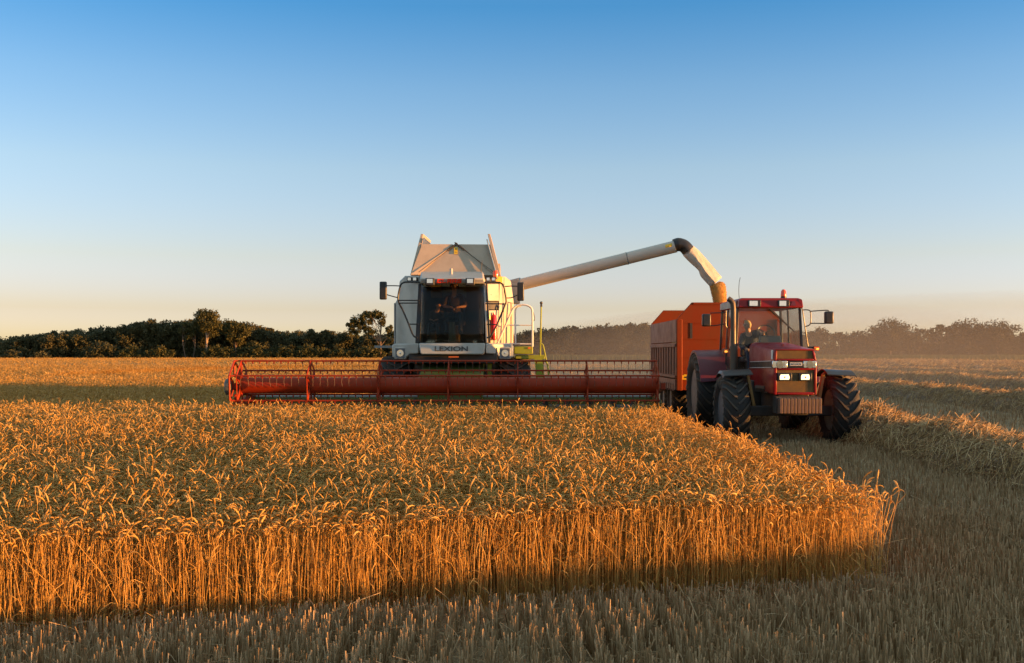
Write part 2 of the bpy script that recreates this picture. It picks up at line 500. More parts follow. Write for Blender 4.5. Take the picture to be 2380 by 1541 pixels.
# --- standing wheat, one uncountable mass
wheat = NP()
def scatter(n, x0, x1, y0, y1):
    return rng.uniform(x0, x1, n), rng.uniform(y0, y1, n)
def in_view(x, y, m=.7): return (np.abs(x) < .474 * y + m)

def stems(x, y, sides, k_stem, k_arc, head_s=1.0, zcut=0.0, rmul=1.0, bias=0.0):
    N = len(x)
    h = .655 + .13 * (fbm(x, y, .55, 1) - .5) + rng.normal(0, .035, N)
    tall = rng.random(N) < .05
    h = h + tall * rng.uniform(.03, .12, N)
    lean = rng.normal(0, .045, (N, 2))
    far = rng.random(N) < .07
    lean += far[:, None] * rng.normal(0, .2, (N, 2))
    h = h - far * rng.uniform(0, .12, N)
    phi = rng.uniform(0, 2 * np.pi, N)
    D = np.clip(rng.normal(2.45, .5, N), .9, 3.2) * np.where(tall | (rng.random(N) < .06), .4, 1)
    ss = np.linspace(zcut, 1, k_stem)
    P = [np.stack([x + lean[:, 0] * s * s, y + lean[:, 1] * s * s, h * s], 1) for s in ss]
    Rr = [np.full(N, .0021 * rmul) for _ in ss]
    L = (.040 + .068 * rng.uniform(.8, 1.2, N)) * head_s
    pos = P[-1].copy()
    for j in range(1, k_arc + 1):
        f = j / k_arc
        al = D * f ** .72
        st = L / k_arc
        pos = pos + np.stack([np.sin(al) * np.cos(phi), np.sin(al) * np.sin(phi), np.cos(al)], 1) * st[:, None]
        P.append(pos)
        hf = (f - .33) / .67
        if hf <= 0: r = .0017
        else:
            r = .0072 * (1 - abs(hf - .45) ** 2 * 2.2) * ((1.2 if j % 2 else .8) if k_arc > 6 else 1.05)
            r = max(r, .0022)
        Rr.append(np.full(N, r * rmul))
    P = np.stack(P, 1); Rr = np.stack(Rr, 1) * rng.uniform(.72, 1.25, (N, 1))
    tint = np.clip(rng.normal(.5, .27, N) + .5 * (fbm(x, y, .35, 4) - .5), 0, 1)
    wheat.tubes(P, Rr, tint, sides)
    return h, lean, tint

def blades(x, y, h, tint, zlo, zhi):
    """dry leaves hanging from the stems"""
    N = len(x)
    z0 = h * rng.uniform(zlo, zhi, N); phi = rng.uniform(0, 2 * np.pi, N); ln = rng.uniform(.06, .17, N)
    d = np.stack([np.cos(phi), np.sin(phi)], 1)
    P = []
    for (a, b) in ((0, 0), (.35, .12), (.75, -.1), (1.0, -.55)):
        P.append(np.stack([x + d[:, 0] * ln * a, y + d[:, 1] * ln * a, np.maximum(z0 + b * ln, .01)], 1))
    P = np.stack(P, 1)
    Wd = np.stack([np.full(N, .0015), np.full(N, .0035), np.full(N, .003), np.full(N, .0008)], 1)
    ps = phi + rng.normal(0, .6, N) + np.pi / 2
    Sd = np.stack([np.cos(ps) * .8, np.sin(ps) * .8, rng.uniform(-.6, .6, N)], 1)
    wheat.ribbons(P, Wd, Sd, np.clip(tint + rng.normal(-.1, .2, N), 0, 1))

# near edge: dense, full stems with leaves
n = 19000
x, y = scatter(n, -6.2, EDGE_X, 0, 1)
d = y ** 1.1 * 2.0
yy = front_edge(x) + d + .10 * (fbm(x, x * 0 + 3, 1.4, 9) - .5)
edge = EDGE_X - .10 * rng.random(n) ** 2 + .12 * (fbm(yy, yy * 0, .9, 3) - .5)
ok = in_view(x, yy, .6) & (x < edge) & (rng.random(n) < .46 + .5 * fbm(x, yy, 2.2, 6))
x, yy = x[ok], yy[ok]
h, ln, tt = stems(x, yy, 3, 4, 9)
blades(x, yy, h, tt, .15, .9)
s2 = rng.random(len(x)) < .7
blades(x[s2], yy[s2], h[s2], tt[s2], .3, .95)
# right-hand edge up to the header
n = 9000
yy = rng.uniform(8.2, 22.6, n)
x = EDGE_X - 1.3 * rng.random(n) ** 1.4 + .14 * (fbm(yy, yy * 0, .9, 3) - .5)
ok = (yy > front_edge(x) + 1.4)
h, ln, tt = stems(x[ok], yy[ok], 3, 4, 8)
s2 = rng.random(ok.sum()) < .6
blades(x[ok][s2], yy[ok][s2], h[s2], tt[s2], .2, .95)
# middle of the stand
n = 205000
x, yy = scatter(n, -12.0, EDGE_X - .9, 8, 23.6)
ok = in_view(x, yy, .5) & (yy > front_edge(x) + 1.5) & (rng.random(n) < np.clip(1.25 - yy / 22, .42, 1)) & (rng.random(n) < .35 + .75 * fbm(x, yy, 1.6, 6))
x, yy = x[ok], yy[ok]
near = yy < 14
stems(x[near], yy[near], 3, 2, 8, 1.0, .25, 1.05)
stems(x[~near], yy[~near], 3, 2, 5, 1.0, .45, 1.15)
# beyond the header, left of the cut
LANE = [(-40, 871), (100, 869.5), (250, 866), (400, 861), (550, 856.5), (640, 854), (800, 851.5), (900, 850), (1200, 847)]
LA = np.array([(p[0] - 1190) / F for p in LANE]); LY = np.array([1.09 * F / (p[1] - 820) for p in LANE])
LW = np.array([0.0, 0.0, 10.0, 15.0, 15.0, 14.0, 12.0, 9.0, 6.0])
def lane(x, y):
    a = x / y
    y0 = np.interp(a, LA, LY); w = np.interp(a, LA, LW)
    return y0, w
def far_stems(n, y0, y1, k, rm, hs, power=1.0):
    a = rng.uniform(-.50, -.02, n); yv = (y0 ** 2 + (y1 ** 2 - y0 ** 2) * rng.random(n) ** power) ** .5
    xv = a * yv
    l0, w = lane(xv, yv)
    ok = (xv < -6.0) & ~((yv > l0) & (yv < l0 + w))
    stems(xv[ok], yv[ok], 3, 2, k, hs, .6, rm)
far_stems(52000, 23.5, 45, 4, 1.3, 1.1)
far_stems(42000, 45, 100, 3, 2.2, 1.5)
far_stems(32000, 100, 252, 3, 4.0, 2.2)
# lit wall of stems along the far side of the lane
n = 16000
a = rng.uniform(-.50, -.12, n)
l0, w = lane(a * 60, np.full(n, 60.0))
yv = l0 + w + rng.random(n) ** 2 * 2.5; xv = a * yv
ok = w > .4
stems(xv[ok], yv[ok], 3, 3, 3, 1.2, 0, 2.4)
wo_ = wheat.build('wheat', M['wheat'])
tag(wo_, 'golden ripe wheat standing uncut with drooping ears', 'wheat', kind='stuff')

# canopy of the far crop (the closed tops of the wheat)
def canopy_material():
    m, t, b = new_mat('closed_wheat_canopy')
    n = t.nodes; l = t.links
    tc = n.new("ShaderNodeTexCoord")
    n1 = n.new("ShaderNodeTexNoise"); n1.inputs['Scale'].default_value = 6; n1.inputs['Detail'].default_value = 7
    l.new(tc.outputs['Object'], n1.inputs['Vector'])
    rp = n.new("ShaderNodeValToRGB")
    rp.color_ramp.elements[0].position = .35; rp.color_ramp.elements[0].color = (.26, .155, .045, 1)
    rp.color_ramp.elements[1].position = .7; rp.color_ramp.elements[1].color = (.56, .37, .13, 1)
    l.new(n1.outputs['Fac'], rp.inputs[0]); l.new(rp.outputs[0], b.inputs['Base Color'])
    b.inputs['Roughness'].default_value = .8; b.inputs['Specular IOR Level'].default_value = .1
    bp = n.new("ShaderNodeBump"); bp.inputs['Strength'].default_value = 1.0; bp.inputs['Distance'].default_value = .25
    l.new(n1.outputs['Fac'], bp.inputs['Height']); l.new(bp.outputs[0], b.inputs['Normal'])
    return m
M['canopy'] = canopy_material()
can = NP()
def canopy(aa, ylo, yhi, rows):
    f = np.linspace(0, 1, rows) ** 1.6
    Yg = ylo[:, None] + (yhi - ylo)[:, None] * f[None, :]
    Xg = aa[:, None] * Yg
    Zg = .57 + .14 * (fbm(Xg, Yg, .7, 2) - .5) + .10 * (rng.random(Xg.shape) - .5)
    V = np.stack([Xg, Yg, Zg], -1)
    wall0 = V[:, :1].copy(); wall0[..., 2] = 0
    wall1 = V[:, -1:].copy(); wall1[..., 2] = 0
    V = np.concatenate([wall0, V, wall1], 1)
    # the side that faces the cut field
    idx = np.arange(V.shape[0] * V.shape[1]).reshape(V.shape[:2])
    Q = np.stack([idx[:-1, :-1], idx[1:, :-1], idx[1:, 1:], idx[:-1, 1:]], -1).reshape(-1, 4)
    can.add(V.reshape(-1, 3), Q, np.full(V.shape[0] * V.shape[1], .5))
aa = np.linspace(-.56, -.0245, 420)
l0 = np.interp(aa, LA, LY); lw = np.interp(aa, LA, LW)
ys = np.maximum(24.0, 6.3 / np.abs(aa))
canopy(aa, np.minimum(ys, l0 - .5), l0, 60)
canopy(aa, np.maximum(l0 + lw + 1.2, ys), np.full_like(aa, 252.0), 90)
co_ = can.build('wheat_crop', M['canopy'])
tag(co_, 'unbroken ripe wheat tops running back to the dark wood', 'wheat', kind='stuff')

# --- stubble
stub = NP()
def stubble(x, y, sides, rm, hm=1.0):
    N = len(x)
    h = np.clip(rng.normal(.165, .032, N) + .05 * (fbm(x, y, .8, 5) - .5), .05, .26) * hm * np.interp(y, [10, 15], [1, .75]) * np.where(x < EDGE_X, np.interp(front_edge(x) - y, [0, .7], [.72, 1]), 1)
    lean = rng.normal(0, .013, (N, 2))
    bent = rng.random(N) < .06
    lean += bent[:, None] * rng.normal(0, .07, (N, 2))
    P = np.stack([np.stack([x + lean[:, 0] * s, y + lean[:, 1] * s, h * s], 1) for s in (0, .55, 1)], 1)
    Rr = np.repeat((rng.uniform(.0028, .0050, N) * rm)[:, None], 3, 1)
    stub.tubes(P, Rr, np.clip(rng.normal(.5, .3, N), 0, 1), sides)
def litter(n, y0, y1, rm=1.0, zmax=.12, ln=(.08, .3)):
    y = rng.uniform(y0 ** 2, y1 ** 2, n) ** .5; x = rng.uniform(-1, 1, n) * (.474 * y + .6)
    ok = stub_ok(x, y); x, y = x[ok], y[ok]; N = len(x)
    ph = rng.uniform(0, 2 * np.pi, N); L = rng.uniform(*ln, N) / 2; el = rng.normal(0, .25, N)
    d = np.stack([np.cos(ph) * np.cos(el), np.sin(ph) * np.cos(el), np.sin(el)], 1)
    c = np.stack([x, y, rng.uniform(.02, zmax, N) + np.abs(d[:, 2]) * L], 1)
    P = np.stack([c - d * L[:, None], c + np.array([0, 0, .01]), c + d * L[:, None]], 1)
    stub.tubes(P, np.full((N, 3), .0022 * rm), np.clip(rng.normal(.6, .25, N), 0, 1), 3)
def stub_ok(x, y):
    wheat_in = (x < EDGE_X + .02) & (y > front_edge(x) - .03) & (y < 23.8)
    left = (x < -5.95) & (y > 20)
    return ~wheat_in & ~left & in_view(x, y, .5)
def rows(n, y0, y1):
    y = rng.uniform(y0 ** 2, y1 ** 2, n) ** .5
    x = rng.uniform(-1, 1, n) * (.474 * y + .5)
    x = np.round(x / .125) * .125 + rng.normal(0, .021, n)
    ok = stub_ok(x, y) & (rng.random(n) < .10 + 1.15 * fbm(x, y, 1.9, 8))
    tr = ((np.abs(np.abs(x - 5.5) - 1.08) < .42) & (y > 20.6)) & (rng.random(len(x)) < .85)
    ok &= ~tr
    return x[ok], y[ok]
x, y = rows(46000, 5.2, 11.5); stubble(x, y, 4, 1.0)
# a stalk is seldom alone: tillers beside it
s2 = rng.random(len(x)) < .6; stubble(x[s2] + rng.normal(0, .008, s2.sum()), y[s2] + rng.normal(0, .008, s2.sum()), 3, .9, .92)
x, y = rows(70000, 11.5, 24); stubble(x, y, 3, 1.3)
x, y = rows(60000, 24, 60); stubble(x, y, 3, 2.4)
x, y = rows(40000, 60, 170); stubble(x, y, 3, 4.5)
litter(4200, 5.2, 12, .9); litter(4000, 12, 40, 1.5)
# leaf litter at the foot of the stubble
n = 3500
y = rng.uniform(5.2 ** 2, 13 ** 2, n) ** .5; x = rng.uniform(-1, 1, n) * (.474 * y + .6); ok = stub_ok(x, y); x, y = x[ok], y[ok]; N = len(x)
ph = rng.uniform(0, 6.28, N); L = rng.uniform(.03, .11, N)
dd = np.stack([np.cos(ph), np.sin(ph)], 1)
P = np.stack([np.stack([x + dd[:, 0] * L * a, y + dd[:, 1] * L * a, .015 + rng.random(N) * .09 + b], 1) for a, b in ((-1, 0), (0, .02), (1, -.01))], 1)
stub.ribbons(P, np.full((N, 3), .0035), np.stack([-dd[:, 1], dd[:, 0], rng.uniform(-.7, .7, N)], 1), np.clip(rng.normal(.35, .25, N), 0, 1))
so_ = stub.build('stubble', M['stubble'])
tag(so_, 'short cut grey-brown stubble covering the harvested ground', 'stubble', kind='stuff')

# a few long loose stalks that lie apart
def loose_stalk(pts, label):
    t = NP()
    P = np.array([[tuple(p) for p in smooth_path(pts, 5)]])
    K = P.shape[1]
    t.tubes(P, np.linspace(.0042, .0022, K)[None, :], np.array([.85]), 5)
    o = t.build('loose_stalk', M['straw'])
    tag(o, label, 'straw stalk', 'loose stalks')
loose_stalk([W(650, 1482, 7.0), W(705, 1455, 7.02), W(745, 1440, 7.05), W(775, 1426, 7.06)], 'pale straw stalk lying aslant on the open stubble before the wheat')
loose_stalk([W(755, 1430, 7.1), W(790, 1415, 7.12), W(835, 1395, 7.2), W(884, 1377, 7.3)], 'pale straw stalk leaning up against the foot of the wheat')
loose_stalk([W(2018, 1278, 9.1), W(2060, 1262, 9.05), W(2110, 1251, 9.0)], 'thin straw stalk sticking out past the right wheat corner')

# --- straw windrows, one per earlier pass of the combine
ORD = ['nearest and tallest straw windrow, right behind the front tractor tyre', 'second straw windrow beyond the stubble strip, with an orange sunlit crest', 'third straw windrow counted from the tractor', 'fourth straw windrow counted from the tractor',
       'fifth straw windrow counted from the tractor', 'sixth straw windrow, a thin far line', 'seventh straw windrow, a thin far line', 'eighth straw windrow, a thin far line below the trees', 'ninth straw windrow, farthest faint line']
def windrow(k, cx, y0, y1, hh, half, n_straw, rm, slen, bend=0.0, yden=1.0):
    w = NP()
    ny = int((y1 - y0) / max(.12, .12 * (y0 / 14))) + 2; ny = min(ny, 320); nx = 15
    t = np.linspace(0, 1, ny); yv = y0 + (y1 - y0) * t ** (1.0 if k == 0 else 1.7)
    u = np.linspace(-1, 1, nx)
    YY, UU = np.meshgrid(yv, u, indexing='ij')
    hw = half * (.85 + .4 * fbm(YY, YY * 0 + k, .35, 2 + k))
    cxx = cx + bend * (YY - y0) + .5 * (fbm(YY, YY * 0 + 7 * k, .18, 5) - .5)
    prof = np.clip(1 - UU ** 2, 0, 1) ** .75
    if k == 0: hh = hh * np.interp(YY, [2, 14, 17], [.72, .75, 1.0])  # near end runs on out of view, height shaped for its shadow on the wheat
    hgt = hh * (.62 + .62 * fbm(YY, YY * 0 + k, .8, 3 + k))
    XX = cxx + UU * hw + .10 * (fbm(YY * 3, UU * 3, 1.0, 6) - .5)
    ZZ = prof * hgt * (.85 + .4 * (fbm(XX * 2.5, YY * 2.5, 1.0, 4) - .3)) + .01
    V = np.stack([XX, YY, ZZ], -1); idx = np.arange(ny * nx).reshape(ny, nx)
    Q = np.stack([idx[:-1, :-1], idx[:-1, 1:], idx[1:, 1:], idx[1:, :-1]], -1).reshape(-1, 4)
    w.add(V.reshape(-1, 3), Q, np.full(ny * nx, .05))
    # straws lying on it
    N = n_straw
    ti = rng.random(N) ** yden * (ny - 1); ui = rng.random(N) * (nx - 1)
    i = ti.astype(int).clip(0, ny - 2); j = ui.astype(int).clip(0, nx - 2); fi = ti - i; fj = ui - j
    c = V[i, j] * ((1 - fi) * (1 - fj))[:, None] + V[i + 1, j] * (fi * (1 - fj))[:, None] + V[i, j + 1] * ((1 - fi) * fj)[:, None] + V[i + 1, j + 1] * (fi * fj)[:, None]
    tu = V[i, j + 1] - V[i, j]; tu /= np.linalg.norm(tu, axis=1, keepdims=True)
    tv = V[i + 1, j] - V[i, j]; tv /= np.linalg.norm(tv, axis=1, keepdims=True)
    nn = np.cross(tu, tv); nn /= np.linalg.norm(nn, axis=1, keepdims=True) + 1e-9; nn *= np.sign(nn[:, 2:3] + 1e-6)
    th = rng.normal(.75, .75, N)
    d = tu * np.cos(th)[:, None] + tv * np.sin(th)[:, None] + nn * rng.normal(.16, .28, N)[:, None]
    d /= np.linalg.norm(d, axis=1, keepdims=True)
    L = rng.uniform(*slen, N)[:, None]
    sag = nn * rng.uniform(-.02, .05, N)[:, None]
    P = np.stack([c - d * L * .5 - sag * .4, c + sag + nn * .012, c + d * L * .5 - sag * .2 + nn * np.abs(rng.normal(0, .02, N))[:, None]], 1)
    P[:, :, 2] = np.maximum(P[:, :, 2], .01)
    w.tubes(P, np.full((N, 3), .0026 * rm), np.clip(rng.normal(.5, .34, N), 0, 1), 3)
    o = w.build('windrow', M['straw'], loc=(cx, y0, 0))
    tag(o, ORD[k], 'straw windrow', 'straw windrows left on the harvested field')
windrow(0, 7.85, 2.0, 42, .62, .98, 28000, 1.8, (.25, .7), -.012, 1.2)
windrow(1, 16.7, 20.0, 85, .58, 1.2, 26000, 1.9, (.25, .7), -.01, 1.2)
windrow(2, 25.8, 40.0, 130, .56, 1.2, 14000, 2.8, (.3, .9), -.01, 1.2)
windrow(3, 34.8, 60.0, 170, .56, 1.2, 9000, 3.8, (.4, 1.0), -.01, 1.2)
windrow(4, 43.8, 80.0, 190, .56, 1.2, 5000, 5.0, (.5, 1.2), -.01)
windrow(5, 52.8, 100.0, 205, .56, 1.2, 4000, 6.0, (.6, 1.3), -.01)
windrow(6, 61.8, 120.0, 215, .56, 1.2, 3500, 6.5, (.7, 1.4), -.01)
windrow(7, 70.8, 140.0, 225, .56, 1.2, 3000, 7.0, (.8, 1.6), -.01)
windrow(8, 80.0, 160.0, 230, .56, 1.2, 2500, 7.5, (.8, 1.6), -.01)

# --- grass verge before the right-hand trees
gr = NP()
n = 40000
yv = rng.uniform(226, 244, n); xv = rng.uniform(-2, 132, n)
hv = rng.uniform(.85, 1.35, n) + .25 * fbm(xv, yv, .12, 3)
P = np.stack([np.stack([xv + rng.normal(0, .1, n) * s, yv, hv * s], 1) for s in (0, .6, 1)], 1)
gr.ribbons(P, np.stack([np.full(n, .09), np.full(n, .07), np.full(n, .02)], 1), np.stack([np.ones(n), rng.normal(0, .5, n), np.zeros(n)], 1), np.clip(rng.normal(.5, .25, n), 0, 1))
go_ = gr.build('grass', M['grass'])
tag(go_, 'green grass verge between the stubble and the hazy trees', 'grass', kind='stuff')

# ------------------------------------------------------------------ trees
def crown_points(ells, n):
    """leaf clusters gathered into clumps in and around a few ellipsoids"""
    vol = np.array([e[1][0] * e[1][1] * e[1][2] for e in ells]) ** .75; vol /= vol.sum()
    out = []
    for (c, r), f in zip(ells, vol):
        k = max(int(n * f), 12)
        nc = max(8, k // 34)
        u = rng.normal(size=(nc, 3)); u /= np.linalg.norm(u, axis=1, keepdims=True)
        cc = np.array(c) + u * np.array(r) * (rng.random((nc, 1)) ** .35) * .95
        pick = rng.integers(0, nc, k)
        out.append(cc[pick] + np.clip(rng.normal(0, 1, (k, 3)), -1.7, 1.7) * (np.array(r).mean() * .16 + .05))
    return np.concatenate(out)

def limbs(mb, base, top, r, tips, lean=0.0):
    b = Vector(base); t = Vector(top)
    mid = b.lerp(t, .5) + Vector((lean, 0, 0))
    path = smooth_path([b, mid, t], 4)
    mb.tube(path, [r * (1 - .65 * i / (len(path) - 1)) for i in range(len(path))], 7)
    for tip in tips:
        s = path[int(len(path) * random.uniform(.35, .8))]
        tip = Vector(tip)
        m = s.lerp(tip, .5) + Vector((0, 0, .12 * (tip - s).length))
        mb.tube(smooth_path([s, m, tip], 3), [r * .42 * (1 - .75 * i / 6) for i in range(7)], 5)

def tree(name, x, y, h, ells, n, leaf, mat, label, cat='tree', trunk_r=.22, trunk_top=.75, bark='bark', tsh=0.0, group=None, lean=0.0):
    """ells in units relative to (x, y, 0)"""
    root = thing(name, (x, y, 0), label, cat, group)
    n = int(n * 2.7); leaf *= .52
    mb = MB()
    tips = []
    for (c, r) in ells:
        for q in range(2):
            tips.append((x + c[0] + random.uniform(-.5, .5) * r[0], y + c[1] + random.uniform(-.5, .5) * r[1], c[2] + random.uniform(-.2, .6) * r[2]))
    limbs(mb, (x, y, 0), (x + lean * 2, y, h * trunk_top), trunk_r, tips, lean)
    mb.build('trunk', M[bark], root)
    c = crown_points([((x + e[0][0], y + e[0][1], e[0][2]), e[1]) for e in ells], n)
    c = c[c[:, 2] > .15]
    w = NP(); N = len(c)
    w.quads(c, rng.uniform(.55, 1.25, N) * leaf, np.clip(rng.normal(.5 + tsh, .12, N), 0, 1))
    mesh = w.build('crown', mat, parent=root, loc=(x, y, 0))
    return root
def px_x(px, Y): return (px - 1190) / F * Y
def py_z(py, Y): return CAM_H - (py - 820) / F * Y

def wood(name, prof, ybase, rows_, step, leaf, mat, n_leaf, label, rmin=1.3, rmax=2.4, low=1.0):
    """closed woodland: overlapping crowns from the ground up to an outline given as (px, py) pairs"""
    w = NP(); tb = NP()
    pxs = np.array([p[0] for p in prof]); pys = np.array([p[1] for p in prof])
    px = pxs[0]
    for rw in range(rows_):
        Y = ybase + rw * 5.5
        px = pxs[0]
        while px < pxs[-1]:
            p = px + random.uniform(-4, 4)
            top = py_z(np.interp(p, pxs, pys) + random.gauss(0, 2.4) + (3.5 if rw == 0 else 0), Y)
            xx = px_x(p, Y); yy_ = Y + random.uniform(-2, 2)
            rr = random.uniform(rmin, rmax) * random.choice((.75, 1, 1.15))
            ells = [((xx, yy_, max(top - rr * 1.12, rr * .8)), (rr, rr, rr))]
            zc = top - rr * 2.1
            while zc > -.5:
                r2 = rr * random.uniform(.9, 1.35)
                ells.append(((xx + random.uniform(-1, 1), yy_ + random.uniform(-1, 1), max(zc, .4)), (r2, r2, r2 * .9)))
                zc -= r2 * 1.2
            c = crown_points(ells, int(n_leaf * (len(ells) ** .8)))
            c = c[c[:, 2] > .05]
            base_t = random.uniform(.15, .85)
            w.quads(c, rng.uniform(.55, 1.3, len(c)) * leaf, np.clip(rng.normal(base_t, .10, len(c)), 0, 1))
            px += step * random.uniform(.7, 1.3)
    o = w.build(name, mat)
    tag(o, label, 'woodland', kind='stuff')

LEFT_PROF = [(-60, 792), (0, 788), (40, 781), (100, 773), (150, 768), (200, 765), (250, 760), (300, 752), (340, 745), (380, 748), (430, 744), (470, 745), (530, 746), (580, 752), (640, 766), (700, 772), (760, 771), (810, 774), (900, 778), (1010, 785), (1190, 800)]
wood('woodland', LEFT_PROF, 259, 3, 12, .19, M['leafdark'], 1150, 'dark unbroken wood along the left edge of the wheat field')
RIGHT_PROF = [(1130, 790), (1200, 772), (1250, 764), (1300, 758), (1340, 752), (1380, 756), (1410, 750), (1450, 752), (1490, 748), (1530, 752), (1600, 758), (1700, 766), (1800, 772), (1880, 764)]
wood('woodland', RIGHT_PROF, 256, 2, 14, .21, M['leafR'], 1000, 'hazy closed wood seen above the reel between combine and trailer', 1.5, 2.8)

TY = 254
def at_tree(px, Y=TY): return px_x(px, Y)
tr = at_tree
# the tall open crown on the left wood with a bright forked stem
X = tr(483); tree('tall_tree', X, 253, 12, [((-.8, 0, 10.6), (2.0, 1.7, 1.4)), ((.9, 0, 10.5), (2.1, 1.7, 1.5)), ((0, 0, 8.8), (2.9, 2.2, 1.6)), ((-1.9, 0, 9.0), (1.3, 1.2, 1.2)), ((2.2, 0, 8.4), (1.5, 1.3, 1.3)), ((.6, .5, 6.8), (2.2, 1.6, 1.2))], 2300, .36, M['leafL'], 'tallest tree of the left wood with a pale forked trunk', trunk_r=.26, trunk_top=.85, bark='barkpale')
X = tr(545); tree('leafy_tree', X, 255, 9.4, [((0, 0, 8.0), (2.2, 1.8, 1.5)), ((-1.6, 0, 7.4), (1.8, 1.6, 1.4)), ((1.9, 0, 7.0), (1.7, 1.6, 1.4)), ((0, 0, 5.6), (2.6, 2, 1.7))], 1900, .36, M['leafL'], 'broad leafy tree right beside the tallest tree of the left wood')
X = tr(430); tree('sparse_tree', X, 255, 9.0, [((0, 0, 8.4), (1.1, 1.0, .8)), ((.9, 0, 7.4), (1.0, 1.0, .9)), ((-.9, 0, 7.2), (1.1, 1.0, .9))], 620, .30, M['leafL'], 'thin half-bare tree with a leaning pale stem left of the tallest tree', trunk_r=.15, trunk_top=.9, lean=-.4)
X = tr(446); tree('sparse_tree', X, 254.5, 6.6, [((.2, 0, 6.5), (1.0, .9, .8)), ((-.6, 0, 5.6), (.9, .9, .7))], 420, .30, M['leafL'], 'short thin tree with a bare pale stem just left of the tallest trunk', trunk_r=.15, trunk_top=.95, lean=.3)
# the free-standing crown just left of the combine
X = tr(887); tree('open_tree', X, 252, 11.2, [((-1.5, 0, 10.7), (1.8, 1.5, 1.0)), ((-3.8, 0, 10.4), (1.6, 1.4, 1.1)), ((-5.5, 0, 9.1), (1.6, 1.4, 1.2)), ((-7.0, 0, 7.9), (1.2, 1.1, .9)), ((-4.4, 0, 8.1), (1.5, 1.3, .8)), ((.1, 0, 10.1), (1.1, 1.1, 1.2)), ((.6, 0, 8.8), (.9, .9, .8)), ((2.3, 0, 7.0), (1.3, 1.2, 1.1)), ((3.3, 0, 5.8), (1.4, 1.2, 1.3)), ((-2.8, 0, 9.2), (1.4, 1.2, .8)), ((-3.2, 0, 7.6), (1.2, 1.1, .7)), ((-6.0, 0, 6.4), (1.5, 1.3, .9)), ((-2.3, 0, 6.6), (1.4, 1.2, .7))], 2900, .34, M['leafL'], 'open airy tree just left of the white combine', trunk_r=.24, trunk_top=.8)
for px, hh, lb in ((726, 7.4, 'flat-topped small pine poking out between the two tall left trees'), (757, 7.2, 'narrow pointed tree right of the flat-topped pine'), (797, 6.6, 'small round treetop just before the open airy tree')):
    X = tr(px, 256); q = .75 if px == 757 else 1.25
    tree('small_tree', X, 256, hh, [((0, 0, hh - .7), (1.3 * q, 1.2, .7)), ((.5 * q, 0, hh - 1.6), (1.5 * q, 1.2, .8)), ((-.6 * q, 0, hh - 2.5), (1.6 * q, 1.3, 1.0))], 800, .34, M['leafdark'], lb, trunk_r=.16)
# shrubs along the foot of the left wood
SH = [(30, 2.6, 'dark bush at the far left end of the field'), (95, 2.2, 'low spreading bush second from the left end of the field'), (240, 4.6, 'large rounded bush before the darkest part of the left wood'), (305, 3.4, 'bush right of the large rounded bush'), (372, 3.4, 'bush below the thin half-bare tree'), (505, 3.9, 'bush under the tallest tree'), (590, 4.4, 'bush right of the tallest tree at the field edge'), (655, 3.6, 'bush midway between tallest tree and open airy tree'), (720, 4.2, 'bush below the flat-topped pine'), (790, 3.4, 'bush at the foot of the open airy tree'), (860, 3.6, 'bush nearest to the combine, under the right end of the left wood')]
for px, hh, lb in SH:
    X = tr(px, 251); q = hh / 3.4
    tree('bush', X, 251, hh, [((0, 0, hh * .55), (2.0 * q, 1.5, hh * .42)), ((-1.9 * q, 0, hh * .4), (1.6 * q, 1.3, hh * .36)), ((1.9 * q, 0, hh * .38), (1.7 * q, 1.3, hh * .34)), ((0, 0, hh * .2), (3.2 * q, 1.4, hh * .22))], 1500, .34, M['leafL'] if px > 300 else M['leafdark'], lb, 'bush', trunk_r=.12, group='bushes along the foot of the left wood', tsh=random.uniform(-.25, .1))
# right-hand trees beyond the verge
def dome(px, wpx, toppy, lb, name='round_tree', Y=253, n=3000, mat='leafR', group=None, tsh=0.0, bare=.0):
    X = px_x(px, Y); r = wpx / 2 / F * Y; h = py_z(toppy, Y)
    e = [((0, 0, h - r * .35), (r * .55, r * .5, r * .33)), ((-r * .5, 0, h - r * .6), (r * .45, r * .45, r * .38)), ((r * .5, 0, h - r * .55), (r * .45, r * .45, r * .38)),
         ((-r * .7, 0, h * .45), (r * .4, r * .4, h * .22)), ((r * .7, 0, h * .42), (r * .4, r * .4, h * .22)), ((0, 0, h * .52), (r * .7, r * .6, h * .25)), ((0, 0, h * .24), (r * .8, r * .6, h * .16))]
    if bare: e = e[:4]
    tree(name, X, Y, h, e, n, .36, M[mat], lb, tsh=tsh, trunk_r=.25, group=group)
dome(1905, 70, 762, 'hazy tree directly behind the tractor mirror', n=1800)
dome(1950, 45, 772, 'small ragged tree right of the tractor mirror', n=900, bare=1)
dome(1990, 80, 768, 'dense low tree left of the big domed tree', n=2200)
dome(2072, 130, 742, 'big domed tree midway between tractor and right edge', n=4200)
dome(2140, 60, 764, 'low tree filling the dip right of the domed tree', n=1500)
dome(2190, 62, 753, 'airy flat-crowned tree with sky showing through', 'airy_tree', n=1700)
dome(2252, 110, 741, 'tall leafy tree left half of the widest far-right clump', n=3600)
dome(2318, 125, 746, 'broad sloping tree right half of the widest far-right clump', n=3600)
dome(2385, 70, 770, 'tree cut off by the right edge of the field view', n=1800)
X = px_x(2072, 250)
tree('slim_tree', X - .5, 249, 6.0, [((0, 0, 5.0), (1.5, 1.2, 1.3)), ((-.7, 0, 3.6), (1.3, 1.0, 1.0)), ((.8, 0, 3.7), (1.3, 1.0, 1.0))], 1100, .32, M['leafR'], 'slim tree on a thin straight trunk before the big domed tree', trunk_r=.11, bark='barkpale')
RIGHT_LOW = [(1880, 806), (1960, 800), (2050, 800), (2140, 796), (2230, 800), (2330, 796), (2420, 800), (2520, 800)]
